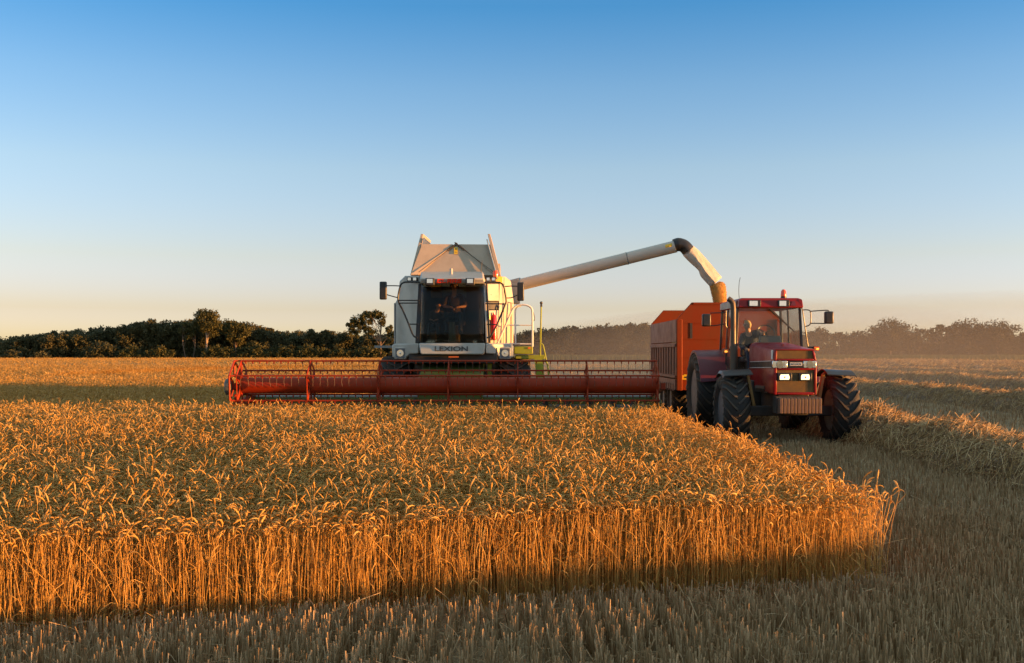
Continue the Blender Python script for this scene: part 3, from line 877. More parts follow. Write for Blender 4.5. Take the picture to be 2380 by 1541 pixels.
wood('undergrowth', RIGHT_LOW, 256, 2, 20, .24, M['leafR'], 800, 'low hazy undergrowth filling in below the right-hand trees', 1.0, 1.7)

# --- harvest dust drifting over the cut field and the right-hand trees
def dust_material(name, dens):
    m = bpy.data.materials.new(name); m.use_nodes = True
    t = m.node_tree; t.nodes.clear()
    o = t.nodes.new("ShaderNodeOutputMaterial"); v = t.nodes.new("ShaderNodeVolumePrincipled")
    v.inputs['Color'].default_value = (.36, .34, .31, 1); v.inputs['Density'].default_value = dens; v.inputs['Anisotropy'].default_value = .15
    t.links.new(v.outputs[0], o.inputs['Volume'])
    m.cycles.homogeneous_volume = True
    return m
def dust_cloud(c, r, dens, label):
    mb = MB(); mb.ball(c, r, 40, 20)
    o = mb.build('dust', dust_material('harvest_dust', dens))
    tag(o, label, 'dust', kind='stuff')
dust_cloud((64, 145, 0), (76, 96, 9.0), .0021, 'brown harvest dust drifting over the stubble and right-hand trees')
dust_cloud((15, 62, 0), (17.5, 24, 4.6), .007, 'thicker brown dust hanging low between combine and trailer')
# ------------------------------------------------------------------ wheels
def wheel(c, r, w, rim_r, parent, lugs=20, lug_h=.05, face=-1, rim='rim', lw=.055, name='wheel', lab=None, hubd=.25):
    """tractor wheel on the X axis; chevron lugs lead downwards at the front (-Y)"""
    cx, cy, cz = c
    hw = w / 2
    wob = thing(name, (0, 0, 0), None, None)
    wob.parent = parent
    off = Vector(c) - parent.location; wob.location = off
    t = MB()
    prof = [(rim_r, -hw * .72), (rim_r + .05, -hw * .86), ((r + rim_r) / 2, -hw * 1.0), (r - .10, -hw * .98), (r - .035, -hw * .86), (r, -hw * .45), (r + .004, 0),
            (r, hw * .45), (r - .035, hw * .86), (r - .10, hw * .98), ((r + rim_r) / 2, hw * 1.0), (rim_r + .05, hw * .86), (rim_r, hw * .72)]
    t.lathe(prof, c, 'x', 48, cap=False)
    tyre = t.build('tyre', M['rubber'], wob, angle=50)
    g = MB()
    for i in range(lugs):
        for sd in (-1, 1):
            a0 = 2 * math.pi * (i + (.5 if sd > 0 else 0)) / lugs
            st = []
            for q in range(6):
                f = q / 5
                x = sd * hw * (1.0 - .97 * f)
                th = a0 + .42 * (1 - (1 - f) ** 1.4) * (20 / lugs)
                rr = r - .004 - .07 * max(0, (abs(x) / hw - .72) / .28) ** 1.6
                st.append((x, th, rr))
            if True:
                st.insert(0, (sd * hw * 1.005, a0 - .05, r - .17))
            vs = []
            for (x, th, rr) in st:
                da = lw / 2 / r
                for (dr, dth) in ((-.02, -da), (-.02, da), (lug_h, da * .8), (lug_h, -da * .8)):
                    q_ = rr + dr; tt = th + dth
                    xx = cx + x * (1.0 if dr < 0 else 1.0)
                    vs.append((xx, cy - q_ * math.sin(tt), cz + q_ * math.cos(tt)))
            fs = []
            n = len(st)
            for k in range(n - 1):
                for m in range(4):
                    m2 = (m + 1) % 4
                    fs.append((k * 4 + m, k * 4 + m2, k * 4 + 4 + m2, k * 4 + 4 + m))
            fs += [(3, 2, 1, 0), tuple(n * 4 - 4 + k for k in range(4))]
            g.add(vs, fs)
    g.build('tread', M['lug'], wob, angle=30)
    k = MB()
    for f in (-1, 1):
        k.lathe([(rim_r + .01, f * hw * .74), (rim_r - .03, f * hw * .70), (rim_r - .07, f * hw * .42), (rim_r * .6, f * hw * .30), (rim_r * .32, f * hw * (.34 if f != face else .30)), (.11, f * hw * .5), (.02, f * hw * .5)], c, 'x', 32, cap=True)
    rim_o = k.build('rim', M[rim], wob, angle=30)
    return wob

# ------------------------------------------------------------------ combine harvester
CX = -1.41
comb = thing('combine_harvester', (CX, 28.0, 0), 'white combine harvester with red reel, unloading grain into a trailer', 'combine harvester')

# body sides and the swept-back flanks beside the cab
Lf = [Z1(405, 418, 26.2), Z1(280, 418, 26.7), Z1(235, 462, 27.0), Z1(225, 600, 27.1), Z1(198, 645, 27.2), Z1(190, 1000, 27.2), Z1(405, 1000, 26.2)]
b = MB(); b.prism(Lf, (0, 6.0, 0)); b.build('side_panel', M['white'], comb, bevel=.03)
Rf = [Z1(1075, 420, 26.7), Z1(1130, 428, 26.75), Z1(1176, 462, 27.0), Z1(1200, 650, 27.2), Z1(1196, 1002, 27.2), Z1(1060, 1002, 26.7)]
b = MB(); b.prism(Rf, (0, 6.0, 0)); b.build('side_panel', M['white'], comb, bevel=.03)
# inner panel right of the cab with vent, cap and extinguisher niche
Ri = [Z1(962, 486, 26.25), Z1(1072, 486, 26.65), Z1(1075, 632, 26.65), Z1(985, 632, 26.3)]
b = MB(); b.prism(Ri, (0, 1.0, 0)); b.build('access_door', M['white'], comb, bevel=.012)
Ri = [Z1(985, 710, 26.3), Z1(1072, 710, 26.65), Z1(1060, 1000, 26.65), Z1(985, 1000, 26.3)]
b = MB(); b.prism(Ri, (0, 1.0, 0)); b.build('access_door', M['white'], comb, bevel=.012)
b = MB(); b.prism([Z1(985, 635, 26.36), Z1(1066, 635, 26.66), Z1(1064, 706, 26.66), Z1(985, 706, 26.36)], (0, .5, 0)); b.build('side_vent', M['black'], comb, bevel=.01)
for zx in (978, 1004):
    p = Z1(zx, 579, 26.33 if zx < 990 else 26.40); b = MB(); b.tube([p, p + Vector((0, .06, 0))], .02, 10); b.build('latch', M['black'], comb)
b = MB()
b.lathe([(.03, -.10), (.075, -.08), (.08, 0), (.08, .44), (.06, .50), (.025, .53), (.025, .58)], Z1(1030, 930, 26.40), 'z', 18); ext = b.build('fire_extinguisher', M['extred'], comb)
b = MB(); p = Z1(1030, 800, 26.40); b.tube([p, p + Vector((-.05, -.02, .03)), p + Vector((-.12, -.02, -.04)), p + Vector((-.13, 0, -.25))], .012, 6); b.box(p.x - .05, p.x + .06, p.y - .02, p.y + .02, p.z - .01, p.z + .03); b.build('hose', M['black'], ext)
b = MB(); b.prism([Z1(1052, 425, 26.62), Z1(1102, 425, 26.68), Z1(1102, 478, 26.68), Z1(1052, 478, 26.62)], (0, .05, 0)); b.build('warning_sticker', M['yellow'], comb)
b = MB(); b.prism([Z1(980, 745, 26.27), Z1(1003, 752, 26.33), Z1(1003, 792, 26.33), Z1(980, 792, 26.27)], (0, .03, 0)); b.build('warning_sticker', M['yellow'], comb)
# main hull between and below
b = MB(); b.box(-2.75, -.07, 27.3, 33.6, .95, 3.45); b.build('hull', M['greysheet'], comb, bevel=.04)
b = MB(); b.box(-2.55, -.25, 33.6, 35.4, 1.2, 3.1); b.build('straw_hood', M['white'], comb, bevel=.15)

def seam(pts, name='panel_seam'):
    b = MB(); b.tube(pts, .006, 4); b.build(name, M['iron'], comb)
def on_left(x, y): return Z1(x, y, 26.2 + (405 - x) / 200 * 1.0 - .012 + max(0, 240 - x) * -.0006)
seam([on_left(372, 425), on_left(372, 990)]); seam([on_left(300, 690), on_left(300, 985)]); seam([on_left(372, 690), on_left(300, 690)])
seam([Z1(1118, 430, 26.72), Z1(1112, 1000, 26.83)]); seam([Z1(1150, 640, 26.85), Z1(1196, 652, 27.15)])
# cab
gy0, gy1 = 25.50, 25.62
gl = [Z1(412, 987, gy0), Z1(950, 987, gy0), Z1(944, 486, gy1), Z1(418, 486, gy1)]
b = MB()                      # front pane, bowed outwards
cols = 9; vs = []
for j in range(7):
    v = j / 6
    for i in range(cols):
        u = i / (cols - 1)
        p = gl[0].lerp(gl[1], u).lerp(gl[3].lerp(gl[2], u), v)
        p.y -= .14 * (1 - (2 * u - 1) ** 2)
        vs.append(p)
fs = [(j * cols + i, j * cols + i + 1, (j + 1) * cols + i + 1, (j + 1) * cols + i) for j in range(6) for i in range(cols - 1)]
b.add(vs, fs); pane = b.build('windscreen', M['glass'], comb)
pane.modifiers.new('thickness', 'SOLIDIFY').thickness = .006
for (za, zb, lab) in (((388, 987), (411, 484), 'l'), ((984, 987), (958, 484), 'r')):
    pa = Z1(*za, 25.62); pb = Z1(*zb, 25.74)
    b = MB(); b.prism([pa + Vector((-.06, 0, 0)), pa + Vector((.06, 0, 0)), pb + Vector((.05, 0, 0)), pb + Vector((-.05, 0, 0))], (0, .16, 0)); b.build('cab_pillar', M['black'], comb, bevel=.012)
b = MB()                      # sunlit edge of the right pillar, built as a bright steel strip
pa = Z1(972, 985, 25.58); pb = Z1(950, 486, 25.70)
b.prism([pa + Vector((-.016, 0, 0)), pa + Vector((.016, 0, 0)), pb + Vector((.016, 0, 0)), pb + Vector((-.016, 0, 0))], (.02, .05, 0)); b.build('sunlit_pillar_strip', M['steel'], comb)
cabx0, cabx1 = Z1(395, 700, 25.9).x, Z1(976, 700, 25.9).x
zf = Z1(0, 985, 25.6).z; zt = Z1(0, 480, 25.7).z
for xx in (cabx0, cabx1):     # side panes
    b = MB(); b.box(xx - .006, xx + .006, 25.85, 27.05, zf + .02, zt); b.build('side_window', M['glass'], comb)
b = MB(); b.box(cabx0 - .04, cabx1 + .04, 25.62, 27.25, zf - .14, zf); b.build('cab_floor', M['black'], comb, bevel=.01)
bw = MB()                     # rear wall of the cab with its small window opening
wx0, wx1 = Z1(598, 0, 27.1).x, Z1(800, 0, 27.1).x; wz0, wz1 = Z1(0, 603, 27.1).z, Z1(0, 512, 27.1).z
bw.box(cabx0, wx0, 27.08, 27.16, zf, zt); bw.box(wx1, cabx1, 27.08, 27.16, zf, zt); bw.box(wx0, wx1, 27.08, 27.16, zf, wz0); bw.box(wx0, wx1, 27.08, 27.16, wz1, zt)
bk = bw.build('cab_rear_wall', M['cabdark'], comb)
b = MB(); b.box(wx0, wx1, 27.12, 27.135, wz0, wz1); b.build('rear_window', paint('rear_window_film', (.12, .17, .11), .3), bk)
b = MB(); b.prism([Z1(500, 498, 27.0), Z1(592, 498, 27.0), Z1(592, 606, 27.0), Z1(500, 606, 27.0)], (0, .05, 0)); b.build('wall_panel', M['olive'], bk, bevel=.01)
# driver's seat, passenger seat, column
b = MB(); b.box(-1.68, -1.14, 26.30, 26.85, 2.50, 2.62); b.box(-1.66, -1.16, 26.75, 26.90, 2.62, 3.25); b.box(-1.55, -1.27, 26.4, 26.7, zf, 2.5); b.build('driver_seat', M['darkcloth'], comb, bevel=.04)
b = MB(); b.box(-2.08, -1.76, 26.20, 26.65, 2.36, 2.46); b.box(-2.06, -1.78, 26.60, 26.70, 2.46, 2.85); b.box(-2.0, -1.84, 26.3, 26.5, zf, 2.36); b.build('passenger_seat', M['darkcloth'], comb, bevel=.03)
b = MB(); pc = Z1(680, 900, 25.95); b.tube([(pc.x, 25.85, zf), (pc.x, 25.95, 2.55)], [.10, .07], 10); st = b.build('steering_column', M['grey'], comb)
b = MB()
ring = [Vector((pc.x + .17 * math.cos(a), 25.98 + .06 * math.sin(a), 2.60 + .16 * math.sin(a) * .6)) for a in [2 * math.pi * k / 20 for k in range(21)]]
b.tube(ring, .014, 6, cap=False); b.tube([(pc.x, 25.95, 2.55), ring[0]], .012, 6); b.tube([(pc.x, 25.95, 2.55), ring[10]], .012, 6); b.build('steering_wheel', M['black'], st)
# roof: domed cap with a lettered visor
rb = MB()
fr = [Z1(402, 486, 25.35), Z1(962, 486, 25.35), Z1(948, 440, 25.30), Z1(408, 440, 25.30)]
bk0 = [Z1(400, 480, 27.3), Z1(962, 480, 27.3), Z1(940, 383, 27.0), Z1(418, 383, 27.0)]
mid = [Z1(402, 486, 26.2), Z1(962, 486, 26.2), Z1(945, 408, 25.9), Z1(413, 408, 25.9)]
rb.add(fr + mid + bk0, [(0, 1, 2, 3), (3, 2, 6, 7), (7, 6, 10, 11), (0, 3, 7, 4), (4, 7, 11, 8), (1, 5, 6, 2), (5, 9, 10, 6), (8, 11, 10, 9), (0, 4, 5, 1), (4, 8, 9, 5)])
roof = rb.build('cab_roof', M['white'], comb, bevel=.035, segs=3)
c_ = Z1(659, 481, 25.325); wl = (Z1(765, 0, 25.3) - Z1(553, 0, 25.3)).x; hl = Z1(0, 446, 25.3).z - Z1(0, 480, 25.3).z
GL = {'C': [(0, 0, .30, 1), (.30, .72, 1, 1), (.30, 0, 1, .28)], 'L': [(0, 0, .30, 1), (.30, 0, .95, .28)],
      'A': [(0, 0, .30, .74), (.70, 0, 1, .74), (0, .74, 1, 1), (.30, .26, .70, .46)], 'S': [(0, .60, .30, 1), (.30, .74, 1, 1), (0, .42, 1, .60), (.70, .28, 1, .42), (0, 0, 1, .28)]}
lb = MB(); lw_ = wl / 5
for k_, ch in enumerate('CLAAS'):
    for (u0, v0, u1, v1) in GL[ch]:
        X_ = lambda u, v: c_.x - wl / 2 + lw_ * (k_ + u * .86) + .18 * hl * (v - .5)
        lb.hexa([(X_(u0, v0), 25.296, c_.z + v0 * hl), (X_(u1, v0), 25.296, c_.z + v0 * hl), (X_(u1, v0), 25.33, c_.z + v0 * hl), (X_(u0, v0), 25.33, c_.z + v0 * hl),
                 (X_(u0, v1), 25.286, c_.z + v1 * hl), (X_(u1, v1), 25.286, c_.z + v1 * hl), (X_(u1, v1), 25.33, c_.z + v1 * hl), (X_(u0, v1), 25.33, c_.z + v1 * hl)])
lb.build('lettering', M['redletter'], roof)
def worklight(x0, x1, y0, y1, Y, parent, lens_in=.18):
    b = MB(); p0 = Z1(x0, y1, Y); p1 = Z1(x1, y0, Y)
    b.box(p0.x, p1.x, Y - .10, Y + .06, p0.z, p1.z); h = b.build('work_light', M['black'], parent, bevel=.015)
    w = p1.x - p0.x; hh = p1.z - p0.z
    b = MB(); b.box(p0.x + w * lens_in, p1.x - w * lens_in, Y - .108, Y - .101, p0.z + hh * .32, p1.z - hh * .12); b.build('lamp_lens', M['reflector'], h)
worklight(455, 530, 440, 502, 25.28, comb); worklight(793, 870, 440, 502, 25.28, comb)
for (x0, x1) in ((300, 340), (345, 385)): worklight(x0, x1, 431, 474, 26.3, comb)
for (x0, x1) in ((966, 1003), (1010, 1047)): worklight(x0, x1, 433, 474, 26.3, comb)
b = MB(); p = Z1(671, 420, 26.0); b.lathe([(.115, -.02), (.10, .01), (.055, .035), (.04, .06), (.036, .17), (.02, .185)], p, 'z', 18); b.build('aerial_dome', M['white'], comb)
b = MB(); p = Z1(923, 395, 26.6); b.tube([p, Z1(928, 340, 26.6), Z1(933, 288, 26.6)], [.012, .008, .005], 6); b.build('antenna', M['black'], comb)
p = Z1(1046, 424, 26.65)
b = MB(); b.lathe([(.065, 0), (.065, .04), (.03, .05)], p - Vector((0, 0, .07)), 'z', 16); bc = b.build('beacon', M['black'], comb)
b = MB(); b.lathe([(.06, .0), (.066, .06), (.062, .13), (.04, .165), (.01, .17)], p - Vector((0, 0, .02)), 'z', 18); b.build('beacon_lens', M['beacon'], bc)

# grain tank extensions: three facets in front and the two raised side flaps
ta, tb_ = Z1(330, 412, 27.64), Z1(425, 155, 28.10)
td, te = Z1(1000, 158, 28.10), Z1(1085, 420, 27.64)
bl, br = Z1(395, 412, 27.68), Z1(1035, 412, 27.68)
b = MB(); b.add([bl, br, Z1(738, 156, 28.16), Z1(684, 156, 28.16)], [(0, 1, 2, 3)]); o = b.build('tank_cover', M['tank'], comb, angle=3); o.modifiers.new('t', 'SOLIDIFY').thickness = .02
b = MB(); b.add([ta, bl, Z1(684, 156, 28.16), tb_], [(0, 1, 2, 3)]); o = b.build('tank_cover', M['tank'], comb, angle=3); o.modifiers.new('t', 'SOLIDIFY').thickness = .02
b = MB(); b.add([br, te, td, Z1(738, 156, 28.16)], [(0, 1, 2, 3)]); o = b.build('tank_cover', M['tank'], comb, angle=3); o.modifiers.new('t', 'SOLIDIFY').thickness = .02
for (p0, p1, sx) in ((Z1(340, 415, 27.72), Z1(426, 65, 28.22), 1), (Z1(1076, 420, 27.60), Z1(990, 65, 28.08), -1)):
    q0 = p0 + Vector((0, 3.0, .05)); q1 = p1 + Vector((0, 2.6, .10))
    b = MB(); w_ = Vector((.05, 0, 0))
    b.hexa([p0 - w_, p0 + w_, q0 + w_, q0 - w_, p1 - w_ * .7, p1 + w_ * .7, q1 + w_ * .7, q1 - w_ * .7]); fl = b.build('tank_flap', M['tank'], comb, bevel=.01)
    b = MB(); b.tube([p0 + Vector((sx * .07, -.03, .06)), p1 + Vector((sx * .05, -.03, -.15))], .02, 6); b.build('edge_rail', M['steel'], fl)
b = MB(); b.prism([Z1(430, 100, 28.1), Z1(484, 145, 28.1), Z1(470, 152, 28.1), Z1(428, 150, 28.1)], (0, .12, 0)); b.build('hinge_bracket', M['steel'], comb)
b = MB(); b.prism([Z1(428, 75, 30.4), Z1(992, 78, 30.4), Z1(1000, 158, 30.4), Z1(420, 158, 30.4)], (0, .04, 0))
b = MB(); b.box(-2.5, -.32, 28.8, 30.6, 3.3, 4.2); b.build('grain_tank', M['tank'], comb)
for (zx, zy, zx2, zy2) in ((395, 388, 640, 205), (1035, 392, 780, 200)):     # tension wires with springs
    b = MB(); a0 = Z1(zx, zy, 27.62); a1 = Z1(zx2, zy2, 28.02); b.tube([a0, a1], .008, 5)
    w = b.build('tension_wire', M['iron'], comb)
    b = MB(); d = (a1 - a0).normalized(); L = .33
    hx = [a1 + d * (L * k / 60) + Vector((.022 * math.cos(k * 1.3), 0, .022 * math.sin(k * 1.3))) for k in range(61)]
    b.tube(hx, .009, 4); b.build('spring', M['iron'], w)
b = MB(); b.prism([Z1(695, 178, 28.09), Z1(725, 178, 28.09), Z1(725, 234, 27.98), Z1(695, 234, 27.98)], (0, .03, 0)); stk = b.build('warning_sticker', M['yellow'], comb)
b = MB()
for (u0, v0) in ((710, 190), (710, 214)):
    b.prism([Z1(u0, v0 - 7, 28.05), Z1(u0 + 9, v0 + 7, 28.0), Z1(u0 - 9, v0 + 7, 28.0)], (0, .015, 0))
b.build('warning_symbol', M['black'], stk)

# bumper with lettering and lamp pods
b = MB()
cs = [Z1(398, 988, 25.32), Z1(958, 988, 25.32), Z1(952, 1075, 25.26), Z1(935, 1085, 25.27), Z1(425, 1085, 25.27), Z1(408, 1075, 25.26)]
b.prism(cs, (0, .5, 0)); bmp = b.build('front_apron', M['white'], comb, bevel=.025)
hl = Z1(0, 1015, 25.28).z - Z1(0, 1057, 25.28).z; wl = (Z1(812, 0, 25.28) - Z1(532, 0, 25.28)).x
c_ = Z1(672, 1057, 25.28); lettering('LEXION', wl, hl, (c_.x, 25.276, c_.z), M['darkletter'], bmp, bold=.02)
for pts in ([(395, 990), (395, 1078), (320, 1082), (300, 1104), (285, 1110), (172, 1108), (170, 1004), (200, 992)], [(962, 990), (962, 1078), (1050, 1082), (1078, 1108), (1196, 1112), (1200, 1010), (1170, 992)]):
    vs = [Z1(x, y, 25.42 + .55 * max(0, abs(x - 681) - 280) / 240 * (.9)) for x, y in pts]
    b = MB(); b.prism(vs, (0, .5, 0)); wing = b.build('apron_wing', M['white'], comb, bevel=.03)
    xs = (204, 282) if pts[0][0] < 600 else (1088, 1164)
    Yc = 25.40 + .55 * (abs(sum(xs) / 2 - 681) - 280) / 240 * .9
    cc = Z1(sum(xs) / 2, 1073, Yc)
    w_ = (Z1(xs[1], 0, Yc) - Z1(xs[0], 0, Yc)).x / 2
    b = MB(); b.box(cc.x - w_ - .03, cc.x + w_ + .03, Yc - .07, Yc + .06, cc.z - .14, cc.z + .14); hs_ = b.build('headlight', M['white'], comb, bevel=.02)
    b = MB(); b.box(cc.x - w_, cc.x + w_, Yc - .078, Yc - .071, cc.z - .112, cc.z + .112); b.build('lamp_bowl', M['rim'], hs_)
    b = MB(); b.lathe([(.082, -.012), (.07, -.003), (.03, .0)], (cc.x, Yc - .08, cc.z), 'y', 20); b.ball((cc.x, Yc - .085, cc.z), .028, 8, 6); b.build('reflector', M['reflector'], hs_)
# dark throat, feeder house, lower frame
b = MB(); b.box(-2.45, -.35, 25.6, 27.3, 1.58, 1.95); b.build('cab_underframe', M['iron'], comb, bevel=.02)
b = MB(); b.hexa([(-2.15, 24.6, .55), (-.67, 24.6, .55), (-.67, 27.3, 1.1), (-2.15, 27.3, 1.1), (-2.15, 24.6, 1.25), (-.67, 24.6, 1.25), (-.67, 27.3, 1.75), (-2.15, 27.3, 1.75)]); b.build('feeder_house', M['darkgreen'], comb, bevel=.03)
b = MB(); b.box(-.60, -.50, 26.4, 26.6, .9, 1.7); b.build('axle_bracket', M['green'], comb)
p = Z1(692, 1106, 25.5); b = MB(); b.box(p.x - .12, p.x + .12, 25.48, 25.52, p.z - .02, p.z + .02); b.build('reflector_strip', M['amber'], comb)
wheel((-2.88, 27.2, .86), .84, .80, .40, comb, 20, .05, -1, 'green')
wheel((.06, 27.2, .86), .84, .80, .40, comb, 20, .05, 1, 'green')
wheel((-2.45, 32.6, .60), .58, .45, .28, comb, 18, .04, -1, 'green')
wheel((-.37, 32.6, .60), .58, .45, .28, comb, 18, .04, 1, 'green')
b = MB(); b.box(-2.6, -.2, 27.0, 27.4, .72, 1.0); b.build('front_axle', M['iron'], comb)

# guard rails round the cab corners and mirrors
Yr = 25.35
for pts, bars in (([(402, 474), (300, 472), (262, 480), (240, 508), (222, 622), (262, 710), (312, 828), (345, 912), (362, 934), (388, 942)], (((226, 627), (402, 627)), ((228, 650), (402, 650)), ((312, 828), (392, 828)))),
                  ([(958, 474), (1060, 474), (1092, 482), (1116, 510), (1136, 622), (1128, 665), (1090, 755), (1055, 838), (1015, 915), (1000, 934), (972, 944)], (((960, 655), (1128, 657)), ((975, 830), (1056, 832))))):
    b = MB(); b.tube(smooth_path([Z1(x, y, Yr + .15 * (abs(x - 681) - 270) / 180) for x, y in pts], 4), .022, 7)
    for (q0, q1) in bars: b.tube([Z1(*q0, Yr + .12), Z1(*q1, Yr + .05)], .016, 6)
    b.build('guard_rail', M['black'], comb)
def mirror(x0, x1, y0, y1, Y, arms, parent, Zf, r=.014, dep=.10, face=1):
    p0 = Zf(x0, y1, Y); p1 = Zf(x1, y0, Y)
    b = MB(); b.box(p0.x, p1.x, Y - dep / 2, Y + dep / 2, p0.z, p1.z); m = b.build('mirror', M['black'], parent, bevel=.03, segs=3)
    b = MB(); w = (p1.x - p0.x) * .12; b.box(p0.x + w, p1.x - w, Y + dep / 2 + .001, Y + dep / 2 + .006, p0.z + .03, p1.z - .03); b.build('mirror_glass', M['chrome'], m)
    for a in arms: b = MB(); b.tube(smooth_path([Zf(x, y, Y + dy) for x, y, dy in a], 3), r, 6); b.build('mirror_arm', M['black'], m)
    return m
mirror(66, 127, 468, 621, 25.5, [[(120, 503, 0), (185, 503, 0), (238, 505, 0)], [(118, 576, 0), (165, 590, 0), (222, 605, 0)]], comb, Z1)
mirror(1229, 1287, 474, 632, 25.5, [[(1114, 512, 0), (1170, 506, 0), (1235, 508, 0)], [(1132, 607, 0), (1180, 604, 0), (1232, 582, 0)]], comb, Z1)

# platform, hand rail, ladder side and the marker pole
Yp = 26.6
b = MB(); p0 = Z1(1203, 1080, Yp); p1 = Z1(1362, 1016, Yp); b.box(p0.x, p1.x, Yp, Yp + 1.1, p0.z, p1.z); pf = b.build('platform', M['green'], comb, bevel=.015)
b = MB(); p0 = Z1(1215, 1122, Yp); p1 = Z1(1465, 1088, Yp); b.box(p0.x, p1.x, Yp + .1, Yp + .8, p0.z, p1.z); b.build('platform_beam', M['green'], comb, bevel=.01)
b = MB(); b.hexa([Z1(1400, 1420, Yp), Z1(1462, 1420, Yp), Z1(1462, 1420, Yp + .06), Z1(1400, 1420, Yp + .06), Z1(1375, 1120, Yp), Z1(1450, 1120, Yp), Z1(1450, 1120, Yp + .06), Z1(1375, 1120, Yp + .06)]); lad = b.build('ladder', M['green'], comb)
b = MB(); b.tube(smooth_path([Z1(1452, 1140, Yp), Z1(1478, 1150, Yp), Z1(1490, 1200, Yp), Z1(1494, 1260, Yp)], 4), .02, 7); b.build('ladder_handle', M['green'], lad)
b = MB(); p = Z1(1330, 1030, Yp - .01); b.box(p.x - .03, p.x + .03, Yp - .02, Yp, p.z - .02, p.z + .02); b.build('side_lamp', M['amber'], pf)
b = MB()
b.tube(smooth_path([Z1(1062, 992, Yp - .1), Z1(1130, 840, Yp - .1), Z1(1185, 715, Yp - .1), Z1(1212, 680, Yp - .1), Z1(1245, 665, Yp - .1), Z1(1300, 666, Yp - .1), Z1(1342, 685, Yp - .1), Z1(1356, 720, Yp - .1), Z1(1358, 850, Yp - .1), Z1(1358, 1018, Yp - .1)], 3), .025, 8)
b.tube(smooth_path([Z1(1215, 1000, Yp), Z1(1213, 800, Yp), Z1(1213, 715, Yp), Z1(1228, 685, Yp), Z1(1262, 672, Yp)], 3), .02, 8)
b.tube([Z1(1140, 836, Yp), Z1(1358, 838, Yp)], .017, 6); b.tube([Z1(1065, 992, Yp), Z1(1358, 996, Yp)], .017, 6)
b.build('hand_rail', M['whiteletter'], comb)
b = MB(); b.tube(smooth_path([Z1(1360, 715, Yp), Z1(1374, 760, Yp), Z1(1376, 790, Yp), Z1(1362, 805, Yp)], 4), .010, 5); b.tube(smooth_path([Z1(1360, 840, Yp), Z1(1366, 930, Yp), Z1(1385, 970, Yp), Z1(1422, 972, Yp)], 4), .008, 5); b.build('safety_chain', M['iron'], comb)
b = MB(); b.tube([Z1(1424, 1095, Yp), Z1(1432, 680, Yp)], .020, 8); b.tube(smooth_path([Z1(1428, 990, Yp), Z1(1446, 1005, Yp), Z1(1460, 1060, Yp), Z1(1474, 1130, Yp)], 4), .018, 7); pol = b.build('marker_pole', M['green'], comb)
b = MB(); b.tube([Z1(1432, 682, Yp), Z1(1432.5, 660, Yp)], .027, 8); b.ball(Z1(1432.5, 648, Yp), .038, 10, 8); b.build('pole_knob', M['black'], pol)
b = MB(); p = Z1(128, 1019, 26.8); b.box(p.x - .3, p.x + .2, 26.7, 27.0, p.z - .03, p.z + .03); b.build('step', M['greysheet'], comb)
for q_ in (1180, 196): b = MB(); b.tube([Z1(q_, 650, 26.95), Z1(q_, 1000, 26.95)], .028, 6); b.build('corner_strip', M['greysheet'], comb)

# unloading auger, elbow and spout sock
A0 = Vector((.10, 30.0, W(1204, 664, 30.0).z)); A1 = W(1571, 572, 28.6)
b = MB(); b.tube([A0, A0.lerp(A1, .25), A0.lerp(A1, .712)], .163, 28); b.tube([A0.lerp(A1, .716), A1], .163, 28); b.tube([A0.lerp(A1, .700), A0.lerp(A1, .708)], .172, 28)
aug = b.build('unloading_auger', M['tube'], comb, angle=40)
b = MB(); b.tube([A0 - (A1 - A0).normalized() * .45, A0 + (A1 - A0).normalized() * .18], .20, 20); b.box(-.12, .22, 29.7, 30.3, A0.z - .5, A0.z + .05); b.build('auger_joint', M['greysheet'], aug, bevel=.02)
b = MB(); q = A0.lerp(A1, .965); dd = (A1 - A0).normalized(); up = Vector((0, 0, 1)) - dd * dd.z; up.normalize(); fw = dd.cross(up)
if fw.y > 0: fw = -fw
def onp(t, h): return A0.lerp(A1, t) + fw * (.1655 * math.cos(h)) + up * (.1655 * math.sin(h))
vs = [onp(t, h) for h in (.02, .2, .4, .58) for t in (.945, .985)]
b.add(vs, [(0, 1, 3, 2), (2, 3, 5, 4), (4, 5, 7, 6)]); sk = b.build('warning_sticker', M['yellow'], aug)
sk.modifiers.new('t', 'SOLIDIFY').thickness = .004
Ys = 28.6
elb = [Z3(176, 84, Ys), Z3(205, 78, Ys), Z3(232, 82, Ys), Z3(256, 96, Ys), Z3(277, 122, Ys)]
b = MB(); b.tube(smooth_path(elb, 4), [.165, .168, .172, .176, .18, .18, .178, .176, .175, .175, .174, .174, .174, .174, .174, .174, .174], 24); b.build('auger_elbow', M['black'], aug, angle=50)
def sock(cl, half, mat, name, parent, n=40, wr=.055, flat=.62):
    pts = []; rings = []
    for (l, r_) in zip(cl, half): pts.append((l, r_))
    K = len(cl); vs = []
    for i in range(K):
        c = (Vector(cl[i]) + Vector(half[i])) / 2; u = (Vector(half[i]) - Vector(cl[i])) / 2
        rad = u.length
        for k in range(n):
            a = 2 * math.pi * k / n
            q = 1 + wr * (math.sin(3 * a + i * .25) + .5 * math.sin(6 * a - i * .6) + 1.1 * noise.noise(Vector((math.cos(a) * 1.6, math.sin(a) * 1.6, i * .22)))) * min(1, i / 4) * abs(math.sin(a)) ** .6
            ca, sa = math.cos(a), math.sin(a); dm = min(1, i / 5) * .75 / (abs(ca) + abs(sa)) + (1 - min(1, i / 5) * .75)
            ca, sa = ca * dm, sa * dm
            if i > 4: ca -= .22 * max(0, sa)          # the crease hangs left of the middle
            vs.append(c + (u * ca + Vector((0, -1, 0)) * rad * flat * sa) * q)
    fs = [(i * n + k, i * n + (k + 1) % n, (i + 1) * n + (k + 1) % n, (i + 1) * n + k) for i in range(K - 1) for k in range(n)]
    b = MB(); b.add(vs, fs); return b.build(name, mat, parent, angle=42)
